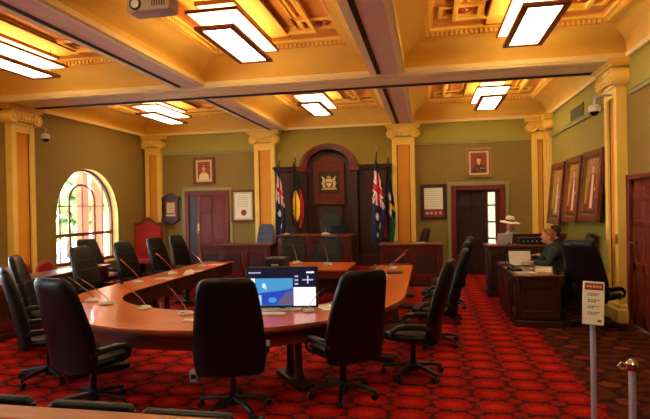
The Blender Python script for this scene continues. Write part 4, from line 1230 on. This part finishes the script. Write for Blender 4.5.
    for s in (-1, 1):
        m.cap(J['hp', s], J['kn', s], .1, .075); m.cap(J['kn', s], J['an', s]+Vector((0, 0, .04)), .074, .056)
    remeshed(m, 'trousers', trousers, t, .012, 3)
    for s in (-1, 1):
        m = MB(); an = J['an', s]; m.cap(an+Vector((0, -.035, -.042)), an+Vector((s*.02, .165, -.052)), .048, .038); m.box(an.x-.045, an.x+.06, an.y-.07, an.y+.2, .0, .02)
        remeshed(m, 'shoe', 'cloth_black', t, .008, 2)
    if hat:
        hc = head+Vector((0, -.012, .105))
        Mh = Matrix.Translation(hc) @ Matrix.Rotation(R(-8), 4, 'Y') @ Matrix.Rotation(R(-4), 4, 'X')
        m = MB(); m.lathe([(.10, .0), (.215, -.022), (.225, -.012), (.215, -.008), (.108, .016)], 32, M=Mh, cap=False)
        m.lathe([(.104, .0), (.102, .05), (.092, .105), (.07, .128), (.03, .118), (0, .112)], 32, M=Mh)
        o = m.build('hat', 'straw', t)
        MB().lathe([(.1075, .012), (.1065, .05)], 32, M=Mh, cap=False).build('hat_band', 'hat_band', o)
    return t
person('person in dark clothes leaning over the right-hand desk, fair brown hair, facing left', (2.22, 9.55, 0), rz_of(-1, .0), 'sit', 'cloth_dark', 'cloth_black', 'hair_fair')
person('person in a white straw hat and light blue shirt behind the tall counter', (1.85, 12.45, 0), rz_of(-.35, -1), 'stand', 'cloth_blue', 'cloth_black', 'hair_dark', hat=True)
person('dark-haired person half hidden behind the big black chair on the right', (2.6, 10.75, 0), rz_of(-1, .15), 'sit', 'cloth_black', 'cloth_black', 'hair_dark')
chair(2.6, 10.75, rz_of(-1, .15), 'black chair holding the dark-haired person by the right wall')

# ------------------------------------------------------------------ foreground: sign stand, barrier post, rail, chairs
t = thing('sign_stand', 'slim steel sign stand holding a white notice with a red heading', 'sign stand', (1.12, 3.95, 0))
MB().lathe([(.15, 0), (.15, .012), (.03, .03), (.02, .05)], 24).build('base', 'steel', t)
MB().cyl((0, 0, .03), (0, 0, 1.16), .019).build('pole', 'steel', t)
Mx = Matrix.Translation((0, -.03, 1.24)) @ Matrix.Rotation(R(4), 4, 'Y') @ Matrix.Rotation(R(-8), 4, 'X')
m = MB(); Mx = Mx @ Matrix.Scale(.86, 4)
m.box(-.083, .083, .0, .018, -.175, .175, Mx); bd = m.build('sign_frame', 'white_plastic', t, bevel=.006)
m = MB().use('paper').box(-.075, .075, -.002, 0, -.168, .168, Mx)
m.use('sign_red').box(-.07, .07, -.003, -.002, .105, .16, Mx)
rr = random.Random(4)
m.use('sign_text')
x = -.055
while x < .05:
    L = rr.uniform(.012, .03); m.box(x, x+L, -.0036, -.003, .125, .143, Mx); x += L+.008
m.use('ink')
for k in range(4):
    for q in range(2):
        z = .075-k*.05-q*.014; x = -.045
        x1 = .045 if q == 0 else rr.uniform(0., .035)
        while x < x1:
            L = rr.uniform(.006, .02); m.box(x, min(x+L, x1), -.0034, -.002, z-.004, z+.004, Mx); x += L+.005
m.use('seal_red').box(.03, .06, -.0034, -.002, -.15, -.13, Mx)
m.build('notice', None, t, smooth=False)
t = thing('barrier_post', 'short chrome barrier post with a hooked top at the lower right corner', 'barrier post', (1.195, 3.45, 0))
MB().lathe([(.16, 0), (.16, .015), (.05, .035), (.024, .06)], 24).build('base', 'steel', t)
MB().cyl((0, 0, .04), (0, 0, .93), .02).build('pole', 'steel', t)
m = MB().lathe([(.03, .92), (.036, .94), (.036, .965), (.02, .985), (0, .99)], 18); m.build('post_cap', 'chrome', t)
MB().tube([(-.03, 0, .95), (-.06, 0, .965), (-.075, 0, .945), (-.06, 0, .925), (-.035, 0, .93)], .009, 8).build('rope_hook', 'chrome', t)

t = thing('barrier_rail', 'polished timber rail along the bottom left edge of the photo', 'rail', (0, 2.36, 0))
RT = .90
MB().use('rail_wood').box(-3.3, -.9, -.09, .09, RT-.05, RT).build('handrail', None, t, bevel=.018, seg=3)
MB().use('red_wood').box(-3.3, -.9, -.03, .03, .12, RT-.05).build('panel', None, t)
for x in (-3.25, -2.45, -1.7, -.95): MB().use('red_wood').box(x-.05, x+.05, -.06, .06, 0, RT-.05).build('post', None, t, bevel=.008)
def low_chair():
    t = thing('low_chair', '', 'chair')
    MB().box(-.25, .25, -.22, .26, .38, .46).build('seat', 'black_leather', t, bevel=.03, seg=3)
    m = MB(); m.prism([(-.26, .5), (.26, .5), (.26, .85), (.24, .885), (-.24, .885), (-.26, .85)], -.29, -.23, 'y'); m.build('backrest', 'black_leather', t, bevel=.02, seg=3)
    for s in (-1, 1):
        MB().tube([(s*.27, -.26, .02), (s*.27, -.26, .85)], .014, 8).build('leg', 'black_plastic', t)
        MB().tube([(s*.27, .22, 0), (s*.27, .22, .66), (s*.27, .16, .69), (s*.27, -.26, .69)], .016, 8).build('armrest', 'black_plastic', t)
    return t
LC = low_chair(); LC['group'] = 'low black chairs just beyond the timber rail'
LC.location = (-2.52, 2.86, 0); LC['label'] = 'top of a low black chair at the bottom left corner, beyond the timber rail'
dup(LC, (-1.86, 2.84, 0), 0, 'top of a low black chair beyond the rail, below the large chair on the left', 'low black chairs just beyond the timber rail')
dup(LC, (-1.27, 2.80, 0), 0, 'top of a low black chair at the bottom edge, below the central black chair', 'low black chairs just beyond the timber rail')

# ------------------------------------------------------------------ outdoors through the window
struct(box(-30, XL-.4, 2, 40, -.3, -.1).build('ground_outside', 'out_paving', smooth=False), 'pale paving outside the window')
for k, y in enumerate((14.6, 15.35, 16.15)):
    m = MB().use('out_terracotta'); m.box(-.13, .13, -.13, .13, 0, 4.2); m.box(-.17, .17, -.17, .17, 0, .3); m.box(-.17, .17, -.17, .17, 3.3, 3.4)
    o = m.build('veranda_column', None, None, loc=(-10.7, y, -.1))
    tag(o, 'terracotta veranda column outside the window, %s of three' % ('leftmost', 'middle', 'rightmost')[k], 'column', 'veranda columns outside the window')
o = MB().use('out_render').box(-.2, .2, -8, 8, 0, 6).build('outside_building', None, None, smooth=False, loc=(-19, 26, -.1))
tag(o, 'pale rendered building outside the arched window', 'building')
t = thing('tree', 'leafy green tree outside the left half of the window', 'tree', (-15.5, 20.2, -.1))
MB().cyl((0, 0, 0), (0, 0, 1.6), .14, .1).build('trunk', 'out_bark', t)
rr = random.Random(2); m = MB()
for k in range(60):
    p = Vector((rr.gauss(0, .7), rr.gauss(0, .7), 2.3+rr.gauss(0, .6))); m.ell(p, (rr.uniform(.2, .4),)*3, 8, 5)
m.build('crown', 'out_leaf', t)

# ------------------------------------------------------------------ light
W = bpy.data.worlds.new('sky'); S.world = W; W.use_nodes = True
nt = W.node_tree; bg = nt.nodes['Background']
sk = nt.nodes.new('ShaderNodeTexSky'); sk.sky_type = 'NISHITA'; sk.sun_disc = False; sk.sun_elevation = R(50); sk.sun_rotation = R(110)
nt.links.new(sk.outputs['Color'], bg.inputs['Color']); bg.inputs['Strength'].default_value = 1.6
sd = bpy.data.lights.new('sun', 'SUN'); sd.energy = 55; sd.angle = R(1); sd.color = (1, .95, .86)
so = bpy.data.objects.new('sun', sd); COL.objects.link(so)
so.rotation_euler = Vector((-.55, .35, -.75)).to_track_quat('-Z', 'Y').to_euler()

# ------------------------------------------------------------------ camera
yaw, pit, rol, FPX = R(11.25), R(.34), R(-1.06), 520.
cy, sy, cp, sp = math.cos(yaw), math.sin(yaw), math.cos(pit), math.sin(pit)
f = Vector((-sy*cp, cy*cp, -sp)); rt = Vector((cy, sy, 0)); up = rt.cross(f)
r2 = rt*math.cos(rol)+up*math.sin(rol); u2 = -rt*math.sin(rol)+up*math.cos(rol)
cd = bpy.data.cameras.new('camera'); cam = bpy.data.objects.new('camera', cd); COL.objects.link(cam)
cam.matrix_world = Matrix(((r2.x, u2.x, -f.x, 0), (r2.y, u2.y, -f.y, 0), (r2.z, u2.z, -f.z, 1.95), (0, 0, 0, 1)))
cd.sensor_fit = 'HORIZONTAL'; cd.sensor_width = 36; cd.lens = FPX/650*36; cd.clip_start = .05
S.camera = cam
S.view_settings.view_transform = 'Standard'; S.view_settings.look = 'None'
S.view_settings.exposure = .85; S.view_settings.gamma = 1; S.view_settings.use_curve_mapping = False
